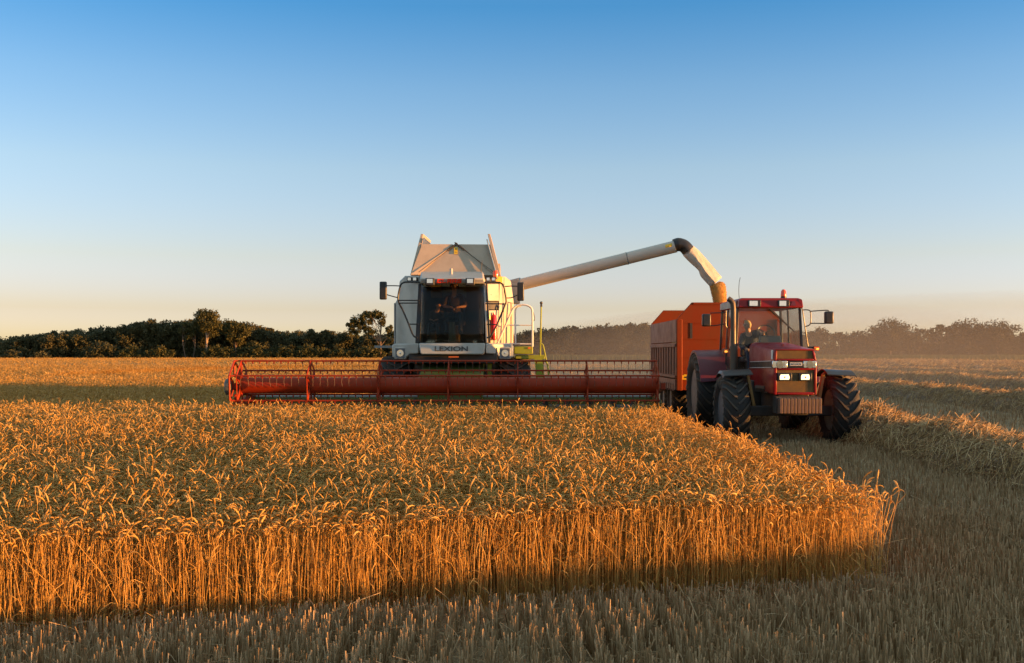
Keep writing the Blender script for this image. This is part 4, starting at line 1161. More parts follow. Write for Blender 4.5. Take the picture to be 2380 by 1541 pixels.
Lo = smooth_path([Z3(240, 155, Ys), Z3(290, 206, Ys), Z3(345, 256, Ys), Z3(356, 280, Ys), Z3(366, 304, Ys), Z3(398, 340, Ys), Z3(432, 376, Ys)], 3)
Hi = smooth_path([Z3(304, 80, Ys), Z3(340, 108, Ys), Z3(372, 141, Ys), Z3(405, 178, Ys), Z3(440, 218, Ys), Z3(476, 262, Ys), Z3(514, 309, Ys)], 3)
so = sock(Lo, Hi, M['sock'], 'spout_sock', aug)
so.modifiers.new('t', 'SOLIDIFY').thickness = .008

# falling grain
gl_ = [Z3(428, 372, Ys), Z3(436, 400, Ys), Z3(446, 440, Ys), Z3(456, 478, Ys), Z3(462, 505, Ys), Z3(466, 540, Ys)]
gr_ = [Z3(496, 338, Ys), Z3(524, 346, Ys), Z3(540, 375, Ys), Z3(545, 430, Ys), Z3(546, 480, Ys), Z3(548, 540, Ys)]
Lg, Rg = smooth_path(gl_, 4), smooth_path(gr_, 4)
n = 26; vs = []; K = len(Lg)
for i in range(K):
    c = (Lg[i] + Rg[i]) / 2; u = (Rg[i] - Lg[i]) / 2
    for k in range(n):
        a = 2 * math.pi * k / n
        dirv = u * math.cos(a) + Vector((0, -1, 0)) * u.length * .6 * math.sin(a)
        q = 1 + .04 * noise.noise(Vector((k * .9, i * .12, 0))) + .012 * math.sin(5 * a)
        vs.append(c + dirv * q)
fs = [(i * n + k, i * n + (k + 1) % n, (i + 1) * n + (k + 1) % n, (i + 1) * n + k) for i in range(K - 1) for k in range(n)] + [tuple(range(n - 1, -1, -1))]
for q in range(3600):         # loose kernels round the stream
    f = random.random() * (K - 1); i = min(int(f), K - 2); t = f - i
    l = Lg[i].lerp(Lg[i + 1], t); r_ = Rg[i].lerp(Rg[i + 1], t); c = (l + r_) / 2; u = (r_ - l) / 2
    a = random.uniform(0, 2 * math.pi); s = random.uniform(.93, 1.05 + abs(random.gauss(0, .09 * f / (K - 1))))
    p = c + (u * math.cos(a) + Vector((0, -1, 0)) * u.length * .6 * math.sin(a)) * s
    e = .005; b0 = len(vs)
    vs += [p + Vector((e, 0, -e)), p + Vector((-e, e * .5, -e)), p + Vector((0, -e, -e)), p + Vector((0, 0, e * 1.6))]
    fs += [(b0, b0 + 1, b0 + 2), (b0, b0 + 3, b0 + 1), (b0 + 1, b0 + 3, b0 + 2), (b0 + 2, b0 + 3, b0)]
b = MB(); b.add(vs, fs); o = b.build('grain_stream', M['grain'], None, angle=60)
tag(o, 'brown stream of wheat grain falling from the spout into the trailer', 'grain', kind='stuff')

# ---- the cutting header: table, reel, dividers
hd = MB(); X0, X1 = REEL_X0 - .12, REEL_X1 + .12
hd.hexa([(X0, 24.72, .25), (X1, 24.72, .25), (X1, 24.80, .25), (X0, 24.80, .25), (X0, 24.72, .80), (X1, 24.72, .80), (X1, 24.80, .80), (X0, 24.80, .80)])
hd.hexa([(X0, 23.35, .10), (X1, 23.35, .10), (X1, 24.75, .20), (X0, 24.75, .20), (X0, 23.35, .13), (X1, 23.35, .13), (X1, 24.75, .26), (X0, 24.75, .26)])
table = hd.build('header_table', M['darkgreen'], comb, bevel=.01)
b = MB(); b.tube([(X0, 24.76, .825), (X1, 24.76, .825)], .03, 10); b.build('top_beam', M['greysheet'], table)
b = MB(); b.tube([(X0 + .1, 24.35, .50), (X1 - .1, 24.35, .50)], .16, 16)
for sgn, xa, xb in ((1, X0 + .1, -2.1), (-1, X1 - .1, -.7)):
    K = 150; vs = []
    for i in range(K + 1):
        t = i / K; x = xa + (xb - xa) * t; a = sgn * t * abs(xb - xa) / .5 * 2 * math.pi
        vs += [(x, 24.35 + .15 * math.cos(a), .50 + .15 * math.sin(a)), (x, 24.35 + .30 * math.cos(a), .50 + .30 * math.sin(a))]
    b.add(vs, [(2 * i, 2 * i + 1, 2 * i + 3, 2 * i + 2) for i in range(K)])
b.build('intake_auger', M['iron'], table)
for sx, x in ((-1, X0), (1, X1)):
    b = MB(); b.hexa([(x - .03, 23.2, .10), (x + .03, 23.2, .10), (x + .03, 24.8, .15), (x - .03, 24.8, .15), (x - .03, 23.3, .75), (x + .03, 23.3, .75), (x + .03, 24.8, .95), (x - .03, 24.8, .95)])
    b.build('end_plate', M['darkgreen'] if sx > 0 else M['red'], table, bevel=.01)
    b = MB(); b.add([(x - .05, 23.3, .08), (x + .05, 23.3, .08), (x + .05, 23.3, .62), (x - .05, 23.3, .62), (x, 22.2, .12)], [(0, 1, 2, 3), (0, 4, 1), (1, 4, 2), (2, 4, 3), (3, 4, 0)]); b.build('crop_divider', M['red'], table)
    b = MB(); b.hexa([(x - .05, 23.0, 1.05), (x + .05, 23.0, 1.05), (x + .05, 24.8, .80), (x - .05, 24.8, .80), (x - .05, 23.0, 1.18), (x + .05, 23.0, 1.18), (x + .05, 24.8, .94), (x - .05, 24.8, .94)]); b.build('reel_arm', M['red'], table)
RC = Vector((0, REEL_Y, 1.13)); RR = .525
b = MB(); b.tube([(REEL_X0, RC.y, RC.z), (REEL_X1, RC.y, RC.z)], .172, 32); reel = b.build('reel', M['red'], comb, angle=40)
ANG = [R(96 + 60 * k) for k in range(6)]
# angle measured so that 90 is straight up and 180 points towards the camera
def rp(a, r=RR): return Vector((0, RC.y + r * math.cos(a), RC.z + r * math.sin(a)))
for a in ANG:
    c = rp(a)
    b = MB(); b.tube([(REEL_X0, c.y, c.z), (REEL_X1, c.y, c.z)], .019, 8)
    x = REEL_X0 + .12
    while x < REEL_X1 - .05:
        b.box(x - .011, x + .011, c.y - .016, c.y + .016, c.z - .062, c.z - .012)
        b.cur = 1; b.tube([(x, c.y, c.z - .05), (x + random.uniform(-.008, .008), c.y + .02, c.z - .15), (x + random.uniform(-.012, .012), c.y + .05, c.z - .22)], .0035, 4); b.cur = 0
        x += .1512
    b.build('tine_bar', [M['red'], M['tine']], reel)
for i in range(7):
    x = REEL_X0 + .03 + (REEL_X1 - REEL_X0 - .06) * i / 6
    b = MB()
    for k in range(6):
        p = rp(ANG[k]); q = rp(ANG[(k + 1) % 6]); rad = (p - Vector((0, RC.y, RC.z))).normalized()
        hub = Vector((0, RC.y, RC.z)) + rad * .16
        for (s, e, wd) in ((hub, p, .046), (p, q, .024)):
            d = (e - s).normalized(); nrm = Vector((0, -d.z, d.y)) * wd
            s_ = Vector((x, 0, 0)) + s; e_ = Vector((x, 0, 0)) + e; t = Vector((.010 if wd > .03 else .006, 0, 0))
            b.hexa([s_ - nrm * 1.25 - t, s_ - nrm * 1.25 + t, s_ + nrm * 1.25 + t, s_ + nrm * 1.25 - t, e_ - nrm - t, e_ - nrm + t, e_ + nrm + t, e_ + nrm - t])
    b.lathe([(.205, -.012), (.205, .012)], (x, RC.y, RC.z), 'x', 28)
    b.build('reel_spider', M['red'], reel)
# second plate and eccentric ring on the outer left end, and the drive wheel
b = MB(); x = REEL_X0 - .11
for k in range(6):
    p = rp(ANG[k], RR * 1.0) + Vector((x, -.05, 0)); q = rp(ANG[(k + 1) % 6]) + Vector((x, -.05, 0)); b.tube([p, q], .022, 5)
    b.tube([p, Vector((x, RC.y - .05, RC.z)) + (p - Vector((x, RC.y - .05, RC.z))) * .35], .028, 5); b.tube([p, rp(ANG[k]) + Vector((REEL_X0, 0, 0))], .02, 5)
b.build('eccentric_ring', M['red'], reel)
b = MB(); b.lathe([(.02, -.07), (.15, -.07), (.175, -.05), (.18, .0), (.175, .05), (.15, .07), (.02, .07)], (REEL_X0 - .235, RC.y - .04, RC.z - .03), 'x', 30); b.build('drive_wheel', M['grey'], reel)
# ------------------------------------------------------------------ tractor
TX = 5.50
trac = thing('tractor', (TX, 23.4, 0), 'dark red tractor with lit headlamps pulling the orange trailer', 'tractor')
FY, RY = 21.75, 24.9
wheel((TX - 1.08, FY, .68), .65, .53, .40, trac, 18, .045, -1, 'rim')
wheel((TX + 1.08, FY, .68), .65, .53, .40, trac, 18, .045, 1, 'rim')
wheel((TX - 1.06, RY, .90), .87, .60, .54, trac, 22, .05, -1, 'rim')
wheel((TX + 1.06, RY, .90), .87, .60, .54, trac, 22, .05, 1, 'rim')
# chassis, axles
b = MB(); b.box(TX - .30, TX + .30, 21.1, 25.4, .62, 1.12); b.box(TX - .22, TX + .22, 20.9, 21.6, .62, .95); b.box(TX - .95, TX + .95, FY - .12, FY + .12, .56, .76); b.box(TX - .95, TX + .95, RY - .16, RY + .16, .72, 1.08)
b.box(TX - .5, TX - .3, 22.6, 23.6, .7, 1.25); b.box(TX - .52, TX + .52, 22.9, 23.3, .55, .75)
b.build('chassis', M['iron'], trac, bevel=.02)
b = MB(); b.box(TX - .42, TX - .28, 21.5, 22.7, 1.02, 1.30); b.tube([(TX - .36, 21.7, 1.1), (TX - .36, 22.5, 1.1)], .09, 10); b.build('engine_block', M['iron'], trac)
b = MB(); b.box(TX + .28, TX + .42, 21.5, 22.7, 1.02, 1.30); b.build('engine_block', M['iron'], trac)
# bonnet: lofted sections from nose to cab
def sec(Y, hw, zt_, zb_, ch):
    return [(TX - hw, Y, zb_), (TX + hw, Y, zb_), (TX + hw, Y, zt_ - ch * 1.2), (TX + hw - ch * .5, Y, zt_ - ch * .25), (TX + hw - ch * 1.4, Y, zt_), (TX - hw + ch * 1.4, Y, zt_), (TX - hw + ch * .5, Y, zt_ - ch * .25), (TX - hw, Y, zt_ - ch * 1.2)]
S = [sec(21.02, .402, 1.885, 1.02, .07), sec(21.35, .42, 1.925, 1.02, .08), sec(22.2, .43, 1.99, 1.12, .08), sec(23.05, .44, 2.045, 1.12, .08)]
vs = [p for q in S for p in q]; m_ = 8
fs = [tuple(range(m_ - 1, -1, -1)), tuple(3 * m_ + k for k in range(m_))] + [(i * m_ + k, i * m_ + (k + 1) % m_, (i + 1) * m_ + (k + 1) % m_, (i + 1) * m_ + k) for i in range(3) for k in range(m_)]
b = MB(); b.add(vs, fs); bon = b.build('bonnet', M['tractor'], trac, bevel=.015, angle=30)
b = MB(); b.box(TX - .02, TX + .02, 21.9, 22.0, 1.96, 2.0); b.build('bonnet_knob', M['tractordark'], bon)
# nose: red frame with grilles set into it
NY = 21.0
def zy(y): return Z4(0, y, NY).z
def zx(x): return Z4(x, 0, NY).x
b = MB()
b.box(zx(880), zx(905), NY - .03, NY + .05, zy(1012), zy(700)); b.box(zx(1248), zx(1270), NY - .03, NY + .05, zy(1012), zy(700))
b.box(zx(905), zx(1248), NY - .03, NY + .05, zy(1012), zy(990)); b.box(zx(905), zx(1248), NY - .03, NY + .05, zy(785), zy(768))
b.hexa([(zx(880), NY - .03, zy(698)), (zx(905), NY - .03, zy(698)), (zx(905), NY + .05, zy(698)), (zx(880), NY + .05, zy(698)), (zx(890), NY - .02, zy(606)), (zx(908), NY - .02, zy(606)), (zx(908), NY + .05, zy(606)), (zx(890), NY + .05, zy(606))])
b.hexa([(zx(1244), NY - .03, zy(698)), (zx(1270), NY - .03, zy(698)), (zx(1270), NY + .05, zy(698)), (zx(1244), NY + .05, zy(698)), (zx(1230), NY - .02, zy(606)), (zx(1246), NY - .02, zy(606)), (zx(1246), NY + .05, zy(606)), (zx(1230), NY + .05, zy(606))])
b.box(zx(905), zx(1244), NY - .03, NY + .05, zy(698), zy(682)); b.box(zx(892), zx(1244), NY - .02, NY + .05, zy(606), zy(592))
b.build('nose_frame', M['tractor'], trac, bevel=.012)
def mesh_grille(x0, x1, y0, y1, bars):
    b = MB(); b.box(zx(x0), zx(x1), NY + .005, NY + .018, zy(y1), zy(y0))
    for k in range(bars):
        z = zy(y1) + (zy(y0) - zy(y1)) * (k + .5) / bars; b.box(zx(x0), zx(x1), NY - .003, NY + .004, z - .0035, z + .0035)
    b.build('grille', M['grille'], trac)
mesh_grille(906, 1243, 606, 681, 9); mesh_grille(906, 1247, 786, 989, 22)
for (x0, x1) in ((862, 1002), (1148, 1268)):
    b = MB(); b.box(zx(x0), zx(x1), NY - .035, NY + .03, zy(766), zy(702)); h = b.build('headlight', M['reflector'], trac, bevel=.01)
    b = MB(); b.lathe([(.075, -.008), (.06, 0), (.02, .004)], ((zx(x0) + zx(x1)) / 2, NY - .037, (zy(766) + zy(702)) / 2), 'y', 18); b.box((zx(x0) + zx(x1)) / 2 + .085, (zx(x0) + zx(x1)) / 2 + .095, NY - .042, NY - .036, zy(764), zy(704)); b.build('lamp_bowl', M['chrome'], h)
b = MB(); b.box(zx(1002), zx(1148), NY - .03, NY + .03, zy(766), zy(702)); pl = b.build('badge_plate', M['black'], trac, bevel=.006)
b = MB(); b.box(zx(1024), zx(1136), NY - .036, NY - .031, zy(744), zy(717)); b.build('name_strip', M['whiteletter'], pl)
lettering('MAGNUM', zx(1128) - zx(1032), zy(722) - zy(739), ((zx(1024) + zx(1136)) / 2, NY - .0365, zy(739)), M['darkletter'], pl, bold=.02)
for (x0, x1) in ((920, 1028), (1116, 1212)):
    b = MB(); b.box(zx(x0 - 10), zx(x1 + 12), NY - .05, NY + .02, zy(884), zy(810)); h = b.build('work_lamp', M['black'], trac, bevel=.008)
    xm, zm = (zx(x0) + zx(x1)) / 2, (zy(876) + zy(822)) / 2; hw_, hh_ = (zx(x1) - zx(x0)) * .41, (zy(822) - zy(876)) / 2 * .9
    b = MB(); b.prism([(xm - hw_, NY - .058, zm - hh_), (xm + hw_ * .85, NY - .058, zm - hh_), (xm + hw_, NY - .058, zm - hh_ * .2), (xm + hw_ * .8, NY - .058, zm + hh_), (xm - hw_ * .8, NY - .058, zm + hh_ * .95), (xm - hw_, NY - .058, zm + hh_ * .3)], (0, .007, 0)); b.build('lit_lens', M['lampon'], h)
    b = MB(); b.ball((xm, NY - .06, zm - hh_ * .1), (.016, .01, .02), 8, 5); b.build('bulb_shield', M['amber'], h)
# side decal and light-coloured air slot
b = MB(); xl = TX - .432
b.hexa([(xl - .004, 21.10, 1.545), (xl - .001, 21.10, 1.545), (xl - .012, 22.95, 1.50), (xl - .016, 22.95, 1.50), (xl - .004, 21.10, 1.655), (xl - .001, 21.10, 1.655), (xl - .012, 22.95, 1.63), (xl - .016, 22.95, 1.63)]); dc = b.build('side_decal', M['black'], bon)
b = MB()
for zz in (1.538, 1.664): b.tube([(xl - .006, 21.1, zz), (xl - .018, 22.95, zz - .03)], .006, 4)
b.build('decal_line', M['whiteletter'], bon)
b = MB(); b.box(xl + .004, xl + .02, 21.06, 21.16, 1.70, 1.88); b.build('side_slot', M['whiteletter'], bon)
# suitcase weights in front
WY = 20.62
n_w = 12; xw0, xw1 = Z4(936, 0, WY).x, Z4(1326, 0, WY).x; zw0, zw1 = Z4(0, 1194, WY).z, Z4(0, 1040, WY).z
b = MB(); b.box(TX - .42, TX + .40, 20.78, 21.05, .66, .98); wc = b.build('weight_carrier', M['iron'], trac)
for k in range(n_w):
    xa = xw0 + (xw1 - xw0) * k / n_w; xb = xa + (xw1 - xw0) / n_w - .010
    b = MB(); b.prism([(xa, WY, zw0 + .02), (xa, WY, zw1 - .02), (xa, WY + .05, zw1), (xa, WY + .09, zw1), (xa, WY + .10, zw1 - .035), (xa, WY + .16, zw1 - .035), (xa, WY + .17, zw1), (xa, WY + .30, zw1), (xa, WY + .30, zw0)], (xb - xa, 0, 0))
    b.build('front_weight', M['weight'], trac, bevel=.006)
# cab
cz0, cz1 = 1.28, 2.785
cf = 23.10
def cabx(z): return .665 + .065 * (2.78 - z) / 1.5
posts = []
for sx in (-1, 1):
    for (y0, y1, wd, wy) in ((cf, cf + .03, .05, .06), (24.15, 24.15, .035, .05), (24.85, 24.80, .05, .06)):
        b = MB(); xa, xb = TX + sx * cabx(cz0), TX + sx * cabx(cz1)
        b.hexa([(xa - wd / 2, y0, cz0), (xa + wd / 2, y0, cz0), (xa + wd / 2, y0 + wy, cz0), (xa - wd / 2, y0 + wy, cz0), (xb - wd / 2, y1, cz1), (xb + wd / 2, y1, cz1), (xb + wd / 2, y1 + wy, cz1), (xb - wd / 2, y1 + wy, cz1)])
        b.build('cab_pillar', M['black'], trac, bevel=.01)
    b = MB(); xa, xb = TX + sx * (cabx(cz0) - .005), TX + sx * (cabx(cz1) - .005)
    b.hexa([(xa - .004, cf + .07, cz0), (xa + .004, cf + .07, cz0), (xa + .004, 24.8, cz0 + .4), (xa - .004, 24.8, cz0 + .4), (xb - .004, cf + .09, cz1), (xb + .004, cf + .09, cz1), (xb + .004, 24.75, cz1), (xb - .004, 24.75, cz1)])
    b.build('side_window', M['clear'], trac)
b = MB(); b.hexa([(TX - .70, cf + .03, cz0), (TX + .70, cf + .03, cz0), (TX + .70, cf + .038, cz0), (TX - .70, cf + .038, cz0), (TX - .645, cf + .05, cz1), (TX + .645, cf + .05, cz1), (TX + .645, cf + .058, cz1), (TX - .645, cf + .058, cz1)]); b.build('windscreen', M['clear'], trac)
b = MB(); b.box(TX - .66, TX + .66, 24.82, 24.828, 1.75, cz1); b.build('rear_window', M['clear'], trac)
b = MB(); b.box(TX - .70, TX + .70, cf, 24.9, 1.18, 1.28); b.box(TX - .70, TX + .70, 24.70, 24.88, 1.28, 1.74); b.box(TX - .71, TX - .44, cf - .01, cf + .05, 1.26, 1.34); b.box(TX - .71, TX - .44, cf + .0, cf + .03, 1.985, 2.005); b.build('cab_base', M['black'], trac, bevel=.01)
rz0, rz1 = 2.785, 2.995
rf = [(TX - .69, 22.93, rz0), (TX + .69, 22.93, rz0), (TX + .67, 22.97, rz1 - .03), (TX + .60, 23.05, rz1), (TX - .60, 23.05, rz1), (TX - .67, 22.97, rz1 - .03)]
b = MB(); rr_ = [(TX - .70, 25.0, rz0), (TX + .70, 25.0, rz0), (TX + .68, 24.95, rz1 - .03), (TX + .60, 24.85, rz1), (TX - .60, 24.85, rz1), (TX - .68, 24.95, rz1 - .03)]
b.add(rf + rr_, [(0, 1, 2, 3, 4, 5), (11, 10, 9, 8, 7, 6)] + [(i, i + 6, (i + 1) % 6 + 6, (i + 1) % 6) for i in range(6)]); rof = b.build('cab_roof', M['tractor'], trac, bevel=.025, segs=3)
b = MB(); b.box(TX - .705, TX - .692, 23.15, 24.9, rz0 + .02, rz1 - .05); b.build('roof_side_cap', M['greysheet'], rof)
for (x0, x1) in ((655, 738), (930, 1000)):
    p0 = Z4(x0, 200, 22.93); p1 = Z4(x1, 150, 22.93)
    b = MB(); b.box(p0.x - .03, p1.x + .05, 22.915, 22.97, p0.z - .01, p1.z + .02); h = b.build('roof_lamp', M['black'], trac, bevel=.006)
    b = MB(); b.box(p0.x, p1.x - .02, 22.905, 22.914, p0.z + .01, p1.z); b.build('lamp_lens', M['reflector'], h)
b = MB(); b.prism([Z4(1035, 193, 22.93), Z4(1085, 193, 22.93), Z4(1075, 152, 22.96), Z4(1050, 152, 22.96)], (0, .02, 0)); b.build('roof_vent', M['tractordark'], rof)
b = MB(); p = Vector((Z4(980, 0, 23.4).x, 23.5, rz1)); b.lathe([(.065, -.01), (.065, .05), (.05, .055)], p, 'z', 16); bb = b.build('beacon', M['black'], trac)
b = MB(); b.lathe([(.06, .055), (.062, .09), (.055, .17), (.03, .205), (.01, .21)], p, 'z', 18); b.build('beacon_lens', M['beacon'], bb)
b = MB(); b.tube(smooth_path([Z4(562, 125, 23.6), Z4(558, 60, 23.6), Z4(562, -20, 23.6), Z4(572, -65, 23.6)], 4), .006, 5); b.build('antenna', M['black'], trac)
b = MB(); b.tube([Z4(838, 222, 23.02), Z4(890, 275, 23.01)], .02, 6); b.tube([Z4(890, 275, 23.01), Z4(1066, 430, 23.02)], .012, 5); b.tube([Z4(850, 222, 23.03), Z4(1060, 420, 23.03)], .008, 4); b.build('wiper', M['black'], trac)
# interior
b = MB(); b.box(5.20, 5.66, 24.25, 24.70, 1.62, 1.74); b.box(5.22, 5.64, 24.64, 24.76, 1.74, 2.22); b.box(5.3, 5.56, 24.3, 24.6, 1.28, 1.62); b.build('driver_seat', M['darkcloth'], trac, bevel=.04)
b = MB(); b.hexa([(TX - .26, 23.2, 1.3), (TX + .36, 23.2, 1.3), (TX + .30, 23.55, 1.3), (TX - .20, 23.55, 1.3), (TX - .18, 23.25, 2.20), (TX + .30, 23.25, 2.20), (TX + .24, 23.55, 2.16), (TX - .14, 23.55, 2.16)]); dsh = b.build('dashboard', M['grey'], trac, bevel=.04)
swc = Vector((5.56, 23.66, 2.27))
ring = [swc + Vector((.19 * math.cos(a), .10 * math.sin(a), .16 * math.sin(a))) for a in [2 * math.pi * k / 24 for k in range(25)]]
b = MB(); b.tube(ring, .015, 6, cap=False)
for k in (2, 10, 18): b.tube([swc, ring[k]], .011, 5)
b.tube([swc, swc + Vector((0, -.15, -.16))], .03, 8); b.build('steering_wheel', M['black'], dsh)
# exhaust stack
ex = Z4(507, 0, 22.9).x; EYY = 22.9
b = MB(); zt_ = Z4(0, 128, EYY).z
b.tube([(ex + .01, EYY, 1.15), (ex + .01, EYY, Z4(0, 562, EYY).z)], .082, 20)
b.tube(smooth_path([(ex + .003, EYY, Z4(0, 562, EYY).z), (ex, EYY, 2.5), (ex - .005, EYY, zt_ - .16), (ex - .035, EYY, zt_ - .06), (ex - .11, EYY, zt_)], 4), .057, 18)
b.build('exhaust_stack', M['exhaust'], trac, angle=50)
# fenders
for sx in (-1, 1):
    xo, xi = TX + sx * 1.32, TX + sx * .72
    b = MB(); K = 12; vs = []
    for k in range(K + 1):
        a = R(20 + 125 * k / K); r0 = 1.0
        y = RY - r0 * math.cos(a); z = .90 + r0 * math.sin(a)
        vs += [(xi, y, z), (xo, y, z - .015), (xo, y, z - .075 * 1), (xi, y, z - .02)]
    fs = [(4 * k + m, 4 * k + (m + 1) % 4, 4 * k + 4 + (m + 1) % 4, 4 * k + 4 + m) for k in range(K) for m in range(4)] + [(0, 1, 2, 3), (4 * K + 3, 4 * K + 2, 4 * K + 1, 4 * K)]
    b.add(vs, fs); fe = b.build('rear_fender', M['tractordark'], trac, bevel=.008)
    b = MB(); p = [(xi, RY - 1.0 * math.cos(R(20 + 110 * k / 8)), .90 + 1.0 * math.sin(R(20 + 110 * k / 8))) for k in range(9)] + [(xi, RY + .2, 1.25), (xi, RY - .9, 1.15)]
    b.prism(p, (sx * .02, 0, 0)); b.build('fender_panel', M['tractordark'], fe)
    # front mudguards
    b = MB(); vs = []; K = 7
    x0_, x1_ = (TX + sx * .74, TX + sx * 1.30)
    for k in range(K + 1):
        a = R(62 + 62 * k / K); r0 = .82
        y = FY - r0 * math.cos(a); z = .68 + r0 * math.sin(a)
        vs += [(x0_, y, z), (x1_, y, z - .03), (x1_ + sx * .03, y, z - .085), (x1_ + sx * .02, y, z - .09), (x1_ - sx * .01, y, z - .045), (x0_, y, z - .02)]
    m_ = 6
    fs = [(m_ * k + m, m_ * k + (m + 1) % m_, m_ * (k + 1) + (m + 1) % m_, m_ * (k + 1) + m) for k in range(K) for m in range(m_)] + [tuple(range(m_)), tuple(m_ * K + m for m in range(m_ - 1, -1, -1))]
    b.add(vs, fs); mg = b.build('front_mudguard', M['black'], trac)
    b = MB(); b.tube(smooth_path([(TX + sx * .62, FY, .75), (TX + sx * .70, FY, 1.05), (TX + sx * .76, FY, 1.38), (TX + sx * .9, FY, 1.46)], 4), .03, 6); b.hexa([(TX + sx * .60, FY - .08, .70), (TX + sx * .66, FY - .08, .70), (TX + sx * .66, FY + .08, .70), (TX + sx * .60, FY + .08, .70), (TX + sx * .74, FY - .05, 1.40), (TX + sx * .79, FY - .05, 1.40), (TX + sx * .79, FY + .05, 1.40), (TX + sx * .74, FY + .05, 1.40)]); b.build('mudguard_bracket', M['bracket'], mg)
b = MB(); b.box(4.72, 5.02, 23.3, 24.1, .62, 1.15); b.build('fuel_tank', M['black'], trac, bevel=.05)
b = MB()
for z in (.55, .85, 1.12): b.box(4.62, 4.80, 23.35, 23.75, z, z + .03)
b.build('steps', M['iron'], trac)
# mirrors, indicators
mirror(220, 300, 270, 385, 23.2, [[(296, 262, .03), (360, 260, 0), (440, 258, -.05)], [(290, 375, .03), (330, 378, 0), (405, 366, 0), (440, 360, -.05)], [(440, 240, -.05), (440, 380, -.05), (468, 395, 0)]], trac, Z4, .013, .12)
mirror(1345, 1425, 246, 361, 23.1, [[(1112, 212, 0), (1132, 213, 0), (1142, 232, 0), (1168, 400, 0), (1195, 572, 0)], [(1142, 234, 0), (1180, 232, 0), (1214, 244, 0), (1220, 300, 0), (1217, 356, 0), (1195, 378, 0), (1162, 386, 0)], [(1214, 246, 0), (1290, 240, 0), (1372, 236, 0), (1385, 250, 0)], [(1217, 356, 0), (1280, 356, 0), (1350, 358, 0)]], trac, Z4, .013, .12)
for (x0, x1, y0, y1, ax) in ((415, 468, 588, 632, 480), (1245, 1296, 566, 608, 1190)):
    p0 = Z4(x0, y1, 23.0); p1 = Z4(x1, y0, 23.0); w_ = p1.x - p0.x
    b = MB(); b.box(p0.x, p1.x, 23.0, 23.1, p0.z, p1.z); q = Z4(ax, (y0 + y1) / 2 - 12, 23.06); b.tube([((p0.x + p1.x) / 2, 23.06, p1.z - .03), q], .02, 6); h = b.build('indicator', M['black'], trac, bevel=.01)
    b = MB(); b.box(p0.x + .008, p1.x - .008, 22.975, 22.999, p0.z + .008, p1.z - .012); b.build('amber_lens', M['amber'], h)
    cx_ = p0.x + w_ * (.45 if x0 < 600 else .62); b = MB(); b.ball((cx_, 22.972, p0.z + (p1.z - p0.z) * .38), (.032, .02, .022), 10, 6); b.build('lit_bulb', M['amberon'], h)

# ------------------------------------------------------------------ trailer
TLX, TRX = 4.13, 6.72
FYT, RYT = 27.0, 32.1
trl = thing('grain_trailer', (5.42, 29.5, 0), 'orange high-sided grain trailer being filled behind the tractor', 'trailer')
def end_panel(Y, dy, name, zb):
    zs = 2.68; zt2 = 3.085; c = .36
    b = MB(); b.prism([(TLX, Y, zb), (TRX, Y, zb), (TRX, Y, zs), (TRX - c, Y, zt2), (TLX + c, Y, zt2), (TLX, Y, zs)], (0, dy, 0)); return b.build(name, M['orange'], trl, bevel=.012)
fp = end_panel(FYT, .06, 'front_panel', .885); end_panel(RYT - .06, .06, 'rear_panel', .885)
b = MB()
for zz in (2.58, 2.17, 1.72, 1.46): b.box(TLX + .12, TRX - .12, FYT - .018, FYT - .001, zz - .012, zz + .012)
b.box(TLX + .40, TRX - .40, FYT - .03, FYT - .001, 3.03, 3.08)
b.build('panel_rib', M['orange'], fp)
b = MB(); xs_ = Z3(298, 0, FYT).x; b.box(xs_ - .03, xs_ + .03, FYT - .012, FYT - .002, 2.18, 2.57); b.build('sight_slot', M['iron'], fp)
for x in (TLX, TRX): b = MB(); b.box(x - .02, x + .12 if x == TLX else x + .02, FYT - .05, FYT - .001, .885, 2.66) if x == TLX else b.box(x - .12, x + .02, FYT - .05, FYT - .001, .885, 2.66); b.build('corner_post', M['orange'], trl, bevel=.015)
for sx, x in ((-1, TLX), (1, TRX)):
    b = MB(); b.box(x - .02, x + .02, FYT + .06, RYT - .06, 2.10, 2.66); b.build('upper_board', M['trailerside'], trl)
    b = MB(); b.box(x - .02, x + .02, FYT + .06, RYT - .06, 1.18, 2.08)
    xo = x + sx * .055
    b.box(min(x, xo), max(x, xo), FYT + .06, RYT - .06, 1.98, 2.05); b.box(min(x, xo), max(x, xo), FYT + .06, RYT - .06, 1.20, 1.26)
    k = FYT + .30
    while k < RYT - .3:
        b.box(min(x, xo), max(x, xo), k, k + .10, 1.27, 1.97); k += .48
    b.build('ribbed_side', M['trailerside'], trl)
    b = MB(); b.box(x - .05 if sx < 0 else x - .04, x + .04 if sx < 0 else x + .05, FYT + .06, RYT, .90, 1.16)
    k = FYT + .3
    while k < RYT - .3:
        b.box(x + sx * .05 - .02, x + sx * .05 + .02, k, k + .05, .86, 1.05); k += .4
    b.build('side_rail', M['trailerside'], trl)
b = MB(); b.box(TLX + .02, TRX - .02, FYT + .06, RYT - .06, .95, 1.05); b.build('trailer_floor', M['trailerside'], trl)
gv = []; nx_, ny_ = 14, 22
for i in range(nx_):
    for j in range(ny_):
        x = TLX + .03 + (TRX - TLX - .06) * i / (nx_ - 1); y = FYT + .08 + (RYT - FYT - .16) * j / (ny_ - 1)
        gv.append((x, y, 1.9 + .75 * math.exp(-((x - 5.45) ** 2 + (y - 28.6) ** 2) / 1.1) + .04 * noise.noise(Vector((x * 3, y * 3, 0)))))
b = MB(); b.add(gv, [(i * ny_ + j, (i + 1) * ny_ + j, (i + 1) * ny_ + j + 1, i * ny_ + j + 1) for i in range(nx_ - 1) for j in range(ny_ - 1)])
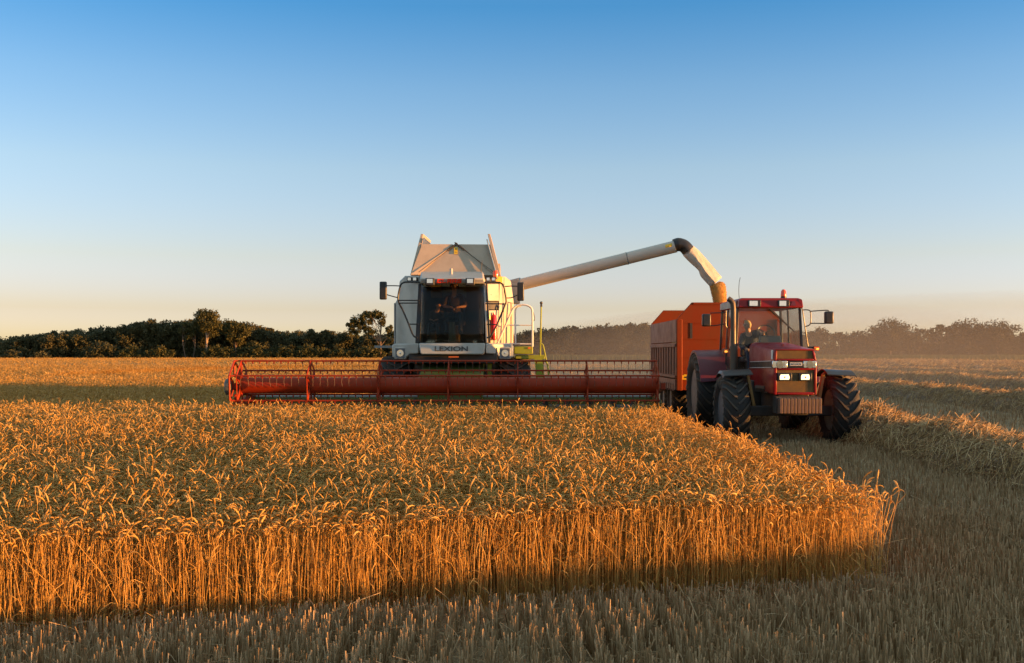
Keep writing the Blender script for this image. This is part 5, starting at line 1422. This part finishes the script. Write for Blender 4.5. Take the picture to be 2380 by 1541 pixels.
o = b.build('grain_heap', M['grain'], None, angle=80); tag(o, 'heap of wheat grain lying inside the orange trailer', 'grain', kind='stuff')
cst = Z3(257, 1030, FYT - .01)
b = MB(); b.prism([Vector((cst.x + .115 * math.cos(R(a)), FYT - .008, cst.z + .135 * math.sin(R(a)))) for a in range(0, 181, 15)], (0, .005, 0)); ys_ = b.build('round_sticker', M['yellow'], fp)
b = MB(); b.prism([Vector((cst.x + .03 * math.cos(R(a)), FYT - .011, cst.z + .06 + .02 * math.sin(R(a)))) for a in range(0, 360, 40)], (0, .002, 0)); b.build('sticker_mark', M['black'], ys_)
b = MB(); b.box(5.0, 5.84, 27.2, 32.0, .72, .94); b.box(5.22, 5.62, 25.6, 27.3, .62, .74); b.box(4.45, 6.4, 29.5, 29.65, .50, .62); b.box(4.45, 6.4, 30.9, 31.05, .50, .62); b.box(5.0, 5.2, 29.2, 31.3, .5, .8); b.box(5.64, 5.84, 29.2, 31.3, .5, .8); b.build('trailer_frame', M['iron'], trl, bevel=.02)
b = MB(); b.tube([(5.9, 27.05, .885), (5.9, 26.9, .3)], .05, 8); b.box(4.9, 5.0, 26.95, 27.1, .70, .90); b.build('parking_leg', M['orange'], trl)
for x in (4.52, 6.33):
    for y in (29.55, 30.95): wheel((x, y, .57), .55, .44, .30, trl, 20, .025, -1 if x < 5 else 1, 'rim', .05, 'wheel')

# ------------------------------------------------------------------ people
def figure(name, J, rad, fdir, label, parts, hairm, skinm, scale=1.0, hair_long=False):
    """one continuous body grown over a skeleton; clothes and hair are shells that follow it"""
    root = thing(name, J['pelvis'], label, 'person')
    org = Vector(J['pelvis'])
    V = []; E = []; RD = []; names = []; idx = {}
    def add(k, p, r, par=None):
        idx[k] = len(V); V.append(Vector(p) - org); RD.append(r * scale); names.append(k)
        if par is not None: E.append((idx[par], idx[k]))
    add('pelvis', J['pelvis'], .125); add('belly', J['belly'], .125, 'pelvis'); add('chest', J['chest'], .135, 'belly'); add('neck', J['neck'], .055, 'chest')
    hd_ = Vector(J['head']); f = Vector(fdir).normalized(); up = (hd_ - Vector(J['neck'])).normalized(); side = f.cross(up).normalized()
    add('jaw', hd_ - up * .06 * scale + f * .025 * scale, .062, 'neck'); add('headc', hd_ + up * .02 * scale, .088, 'jaw'); add('crown', hd_ + up * .09 * scale - f * .01 * scale, .062, 'headc')
    add('nose', hd_ - up * .012 * scale + f * .112 * scale, .014, 'headc')
    for s, q in (('l', 1), ('r', -1)): add(s + 'ear', hd_ + side * q * .098 * scale - f * .005 * scale, .018, 'headc')
    for s in ('l', 'r'):
        add(s + 'sho', J[s + 'sho'], .068, 'chest'); add(s + 'elb', J[s + 'elb'], .044, s + 'sho'); add(s + 'wri', J[s + 'wri'], .028, s + 'elb')
        w = Vector(J[s + 'wri']); hdv = (Vector(J[s + 'hand']) - w).normalized(); nrm = Vector(J.get(s + 'nrm', (0, 0, 1))); sd = hdv.cross(nrm).normalized()
        add(s + 'palm', w + hdv * .065 * scale, .032, s + 'wri')
        for q, (o, ln) in enumerate(((-.034, .060), (-.012, .074), (.011, .070), (.033, .054))):
            k0 = w + hdv * .095 * scale + sd * o * scale
            add(s + 'f%da' % q, k0, .0105, s + 'palm')
            m = k0 + (hdv * .8 - nrm * .35).normalized() * ln * .5 * scale; add(s + 'f%db' % q, m, .009, s + 'f%da' % q)
            add(s + 'f%dc' % q, m + (hdv * .35 - nrm * .9).normalized() * ln * .55 * scale, .0075, s + 'f%db' % q)
        k0 = w + hdv * .04 * scale - sd * .042 * scale; add(s + 'ta', k0, .013, s + 'palm'); add(s + 'tb', k0 + (hdv * .7 - sd * .6 - nrm * .3).normalized() * .05 * scale, .0095, s + 'ta')
        add(s + 'hip', J[s + 'hip'], .09, 'pelvis'); add(s + 'kne', J[s + 'kne'], .062, s + 'hip'); add(s + 'ank', J[s + 'ank'], .042, s + 'kne'); add(s + 'toe', J[s + 'toe'], .036, s + 'ank')
    me = bpy.data.meshes.new('t'); me.from_pydata([tuple(v) for v in V], E, [])
    to = bpy.data.objects.new('t', me); COL.objects.link(to)
    to.modifiers.new('s', 'SKIN'); sv = me.skin_vertices[0].data
    for i, r in enumerate(RD): sv[i].radius = (r, r)
    for i in range(len(V)): sv[i].use_root = (i == 0)
    ss = to.modifiers.new('u', 'SUBSURF'); ss.levels = 2; ss.render_levels = 2
    bpy.context.view_layer.update()
    bmsh = bpy.data.meshes.new_from_object(to.evaluated_get(bpy.context.evaluated_depsgraph_get()))
    bpy.data.objects.remove(to)
    vp = [v.co.copy() for v in bmsh.vertices]; vn = [v.normal.copy() for v in bmsh.vertices]; faces = [tuple(p.vertices) for p in bmsh.polygons]
    seg = [(V[a], V[b_], a, b_) for a, b_ in E]
    def near(p):
        best = None
        for a, b_, ia, ib in seg:
            d = b_ - a; t = max(0, min(1, (p - a).dot(d) / max(d.length_squared, 1e-9))); q = (p - a - d * t).length / (RD[ia] * (1 - t) + RD[ib] * t)
            if best is None or q < best[0]: best = (q, ia, ib, t)
        return best
    info = [near(p) for p in vp]
    hl = hd_ - org
    body = MB(); body.add(vp, faces)
    for s in (-1, 1): body.ball(hl + f * .083 * scale + side * s * .032 * scale + up * .012 * scale, .0, 4, 3) if False else None
    bo = body.build('body', skinm, root, angle=180)
    bo.location = bo.location + org * 0
    # the shells
    def shell(nm, mat, test, off):
        keep = [i for i in range(len(vp)) if test(i)]
        ks = set(keep); mp = {}
        b = MB(); vs = []; fs = []
        for fc in faces:
            if all(i in ks for i in fc):
                for i in fc:
                    if i not in mp: mp[i] = len(vs); vs.append(vp[i] + vn[i] * off)
                fs.append(tuple(mp[i] for i in fc))
        if vs:
            b.add(vs, fs); o = b.build(nm, mat, root, angle=180)
            o.modifiers.new('t', 'SOLIDIFY').thickness = .006
    def nm(i): return names[info[i][1]], names[info[i][2]], info[i][3]
    def is_top(i):
        a, b_, t = nm(i)
        if a in ('pelvis',) and b_ == 'belly': return True
        if a in ('belly',) or (a == 'chest' and b_ == 'neck' and t < .55) or (a == 'chest' and b_[1:] == 'sho'): return True
        return (a[1:] == 'sho') or (a[1:] == 'elb' and (parts['sleeve'] == 'long' and t < .9))
    def is_leg(i):
        a, b_, t = nm(i)
        return b_[1:] in ('hip', 'kne') or (b_[1:] == 'ank' and t < .95) or (a == 'pelvis' and t < .4)
    def is_shoe(i):
        a, b_, t = nm(i)
        return b_[1:] == 'toe'
    shell('shirt', M[parts['top']], is_top, .014); shell('trousers', M[parts['legs']], is_leg, .010); shell('shoes', M['shoe'], is_shoe, .012)
    def is_hair(i):
        p = vp[i] - hl
        a, b_, t = nm(i)
        if b_ not in ('headc', 'crown', 'jaw', 'nose', 'lear', 'rear'): return False
        u = p.dot(up) / scale; ff = p.dot(f) / scale
        return (u > .065) or (ff < .01 and u > (-.09 if hair_long else -.035)) or (ff < .045 and u > .03)
    shell('hair', hairm, is_hair, .016 * scale)
    for s in (-1, 1): ey = MB(); ey.ball(hl + f * .080 * scale + side * s * .031 * scale + up * .015 * scale, .011 * scale, 8, 5); ey.build('eye', M['eye'], root)
    mo = MB(); mo.ball(hl + f * .080 * scale - up * .050 * scale, (.022 * scale, .012 * scale, .006 * scale), 8, 5); mo.build('mouth', paint('lips', (.30, .10, .08), .5, damt=0), root)
    for ch in root.children: ch.location = ch.location + org      # shells were laid out round the pelvis
    return root
def seated(p, s=1.0, lean=(0, 0)):
    """a plain sitting pose facing -Y; p is the pelvis"""
    P = Vector(p); L = Vector((lean[0], lean[1], 0))
    J = {'pelvis': P, 'belly': P + Vector((0, -.01, .17)) * s + L * .3, 'chest': P + Vector((0, 0, .38)) * s + L * .7, 'neck': P + Vector((0, -.01, .55)) * s + L, 'head': P + Vector((0, -.035, .71)) * s + L * 1.15}
    for k, q in (('l', 1), ('r', -1)):
        J[k + 'sho'] = P + Vector((.185 * q, 0, .47)) * s + L * .9; J[k + 'elb'] = P + Vector((.27 * q, -.10, .22)) * s + L * .5; J[k + 'wri'] = P + Vector((.12 * q, -.27, .20)) * s; J[k + 'hand'] = P + Vector((.0, -.29, .17)) * s
        J[k + 'hip'] = P + Vector((.10 * q, -.02, -.02)) * s; J[k + 'kne'] = P + Vector((.17 * q, -.44, .02)) * s; J[k + 'ank'] = P + Vector((.17 * q, -.54, -.40)) * s; J[k + 'toe'] = P + Vector((.18 * q, -.70, -.45)) * s
    return J
J = seated((-1.41, 26.55, 2.74))
figure('person', J, None, (.25, -1, -.03), 'man in a dark shirt and jeans seated at the wheel in the combine cab', {'top': 'brownshirt', 'legs': 'jeans', 'sleeve': 'short'}, M['brownhair'], M['skin'])
J = seated((-1.90, 26.42, 2.50), .66, (.09, -.03))
figure('person', J, None, (.35, -1, -.05), 'child in a grey top sitting beside the combine driver', {'top': 'childshirt', 'legs': 'jeans', 'sleeve': 'long'}, M['brownhair'], M['skin'], .66)
J = seated((5.43, 24.45, 1.84))
J.update({'belly': Vector((5.40, 24.38, 1.99)), 'chest': Vector((5.33, 24.22, 2.17)), 'neck': Vector((5.27, 24.10, 2.31)), 'head': Vector((5.235, 24.02, 2.455)),
          'lsho': Vector((5.47, 24.10, 2.27)), 'lelb': Vector((5.58, 23.95, 2.10)), 'lwri': Vector((5.53, 23.76, 2.25)), 'lhand': Vector((5.50, 23.66, 2.29)),
          'rsho': Vector((5.17, 24.20, 2.22)), 'relb': Vector((5.10, 24.10, 1.98)), 'rwri': Vector((5.19, 23.92, 1.90)), 'rhand': Vector((5.23, 23.83, 1.89))})
figure('person', J, None, (-.92, -.25, -.22), 'fair-haired driver in a navy top leaning sideways in the tractor cab', {'top': 'navy', 'legs': 'jeans', 'sleeve': 'long'}, M['blond'], M['skinlight'], 1.0, True)
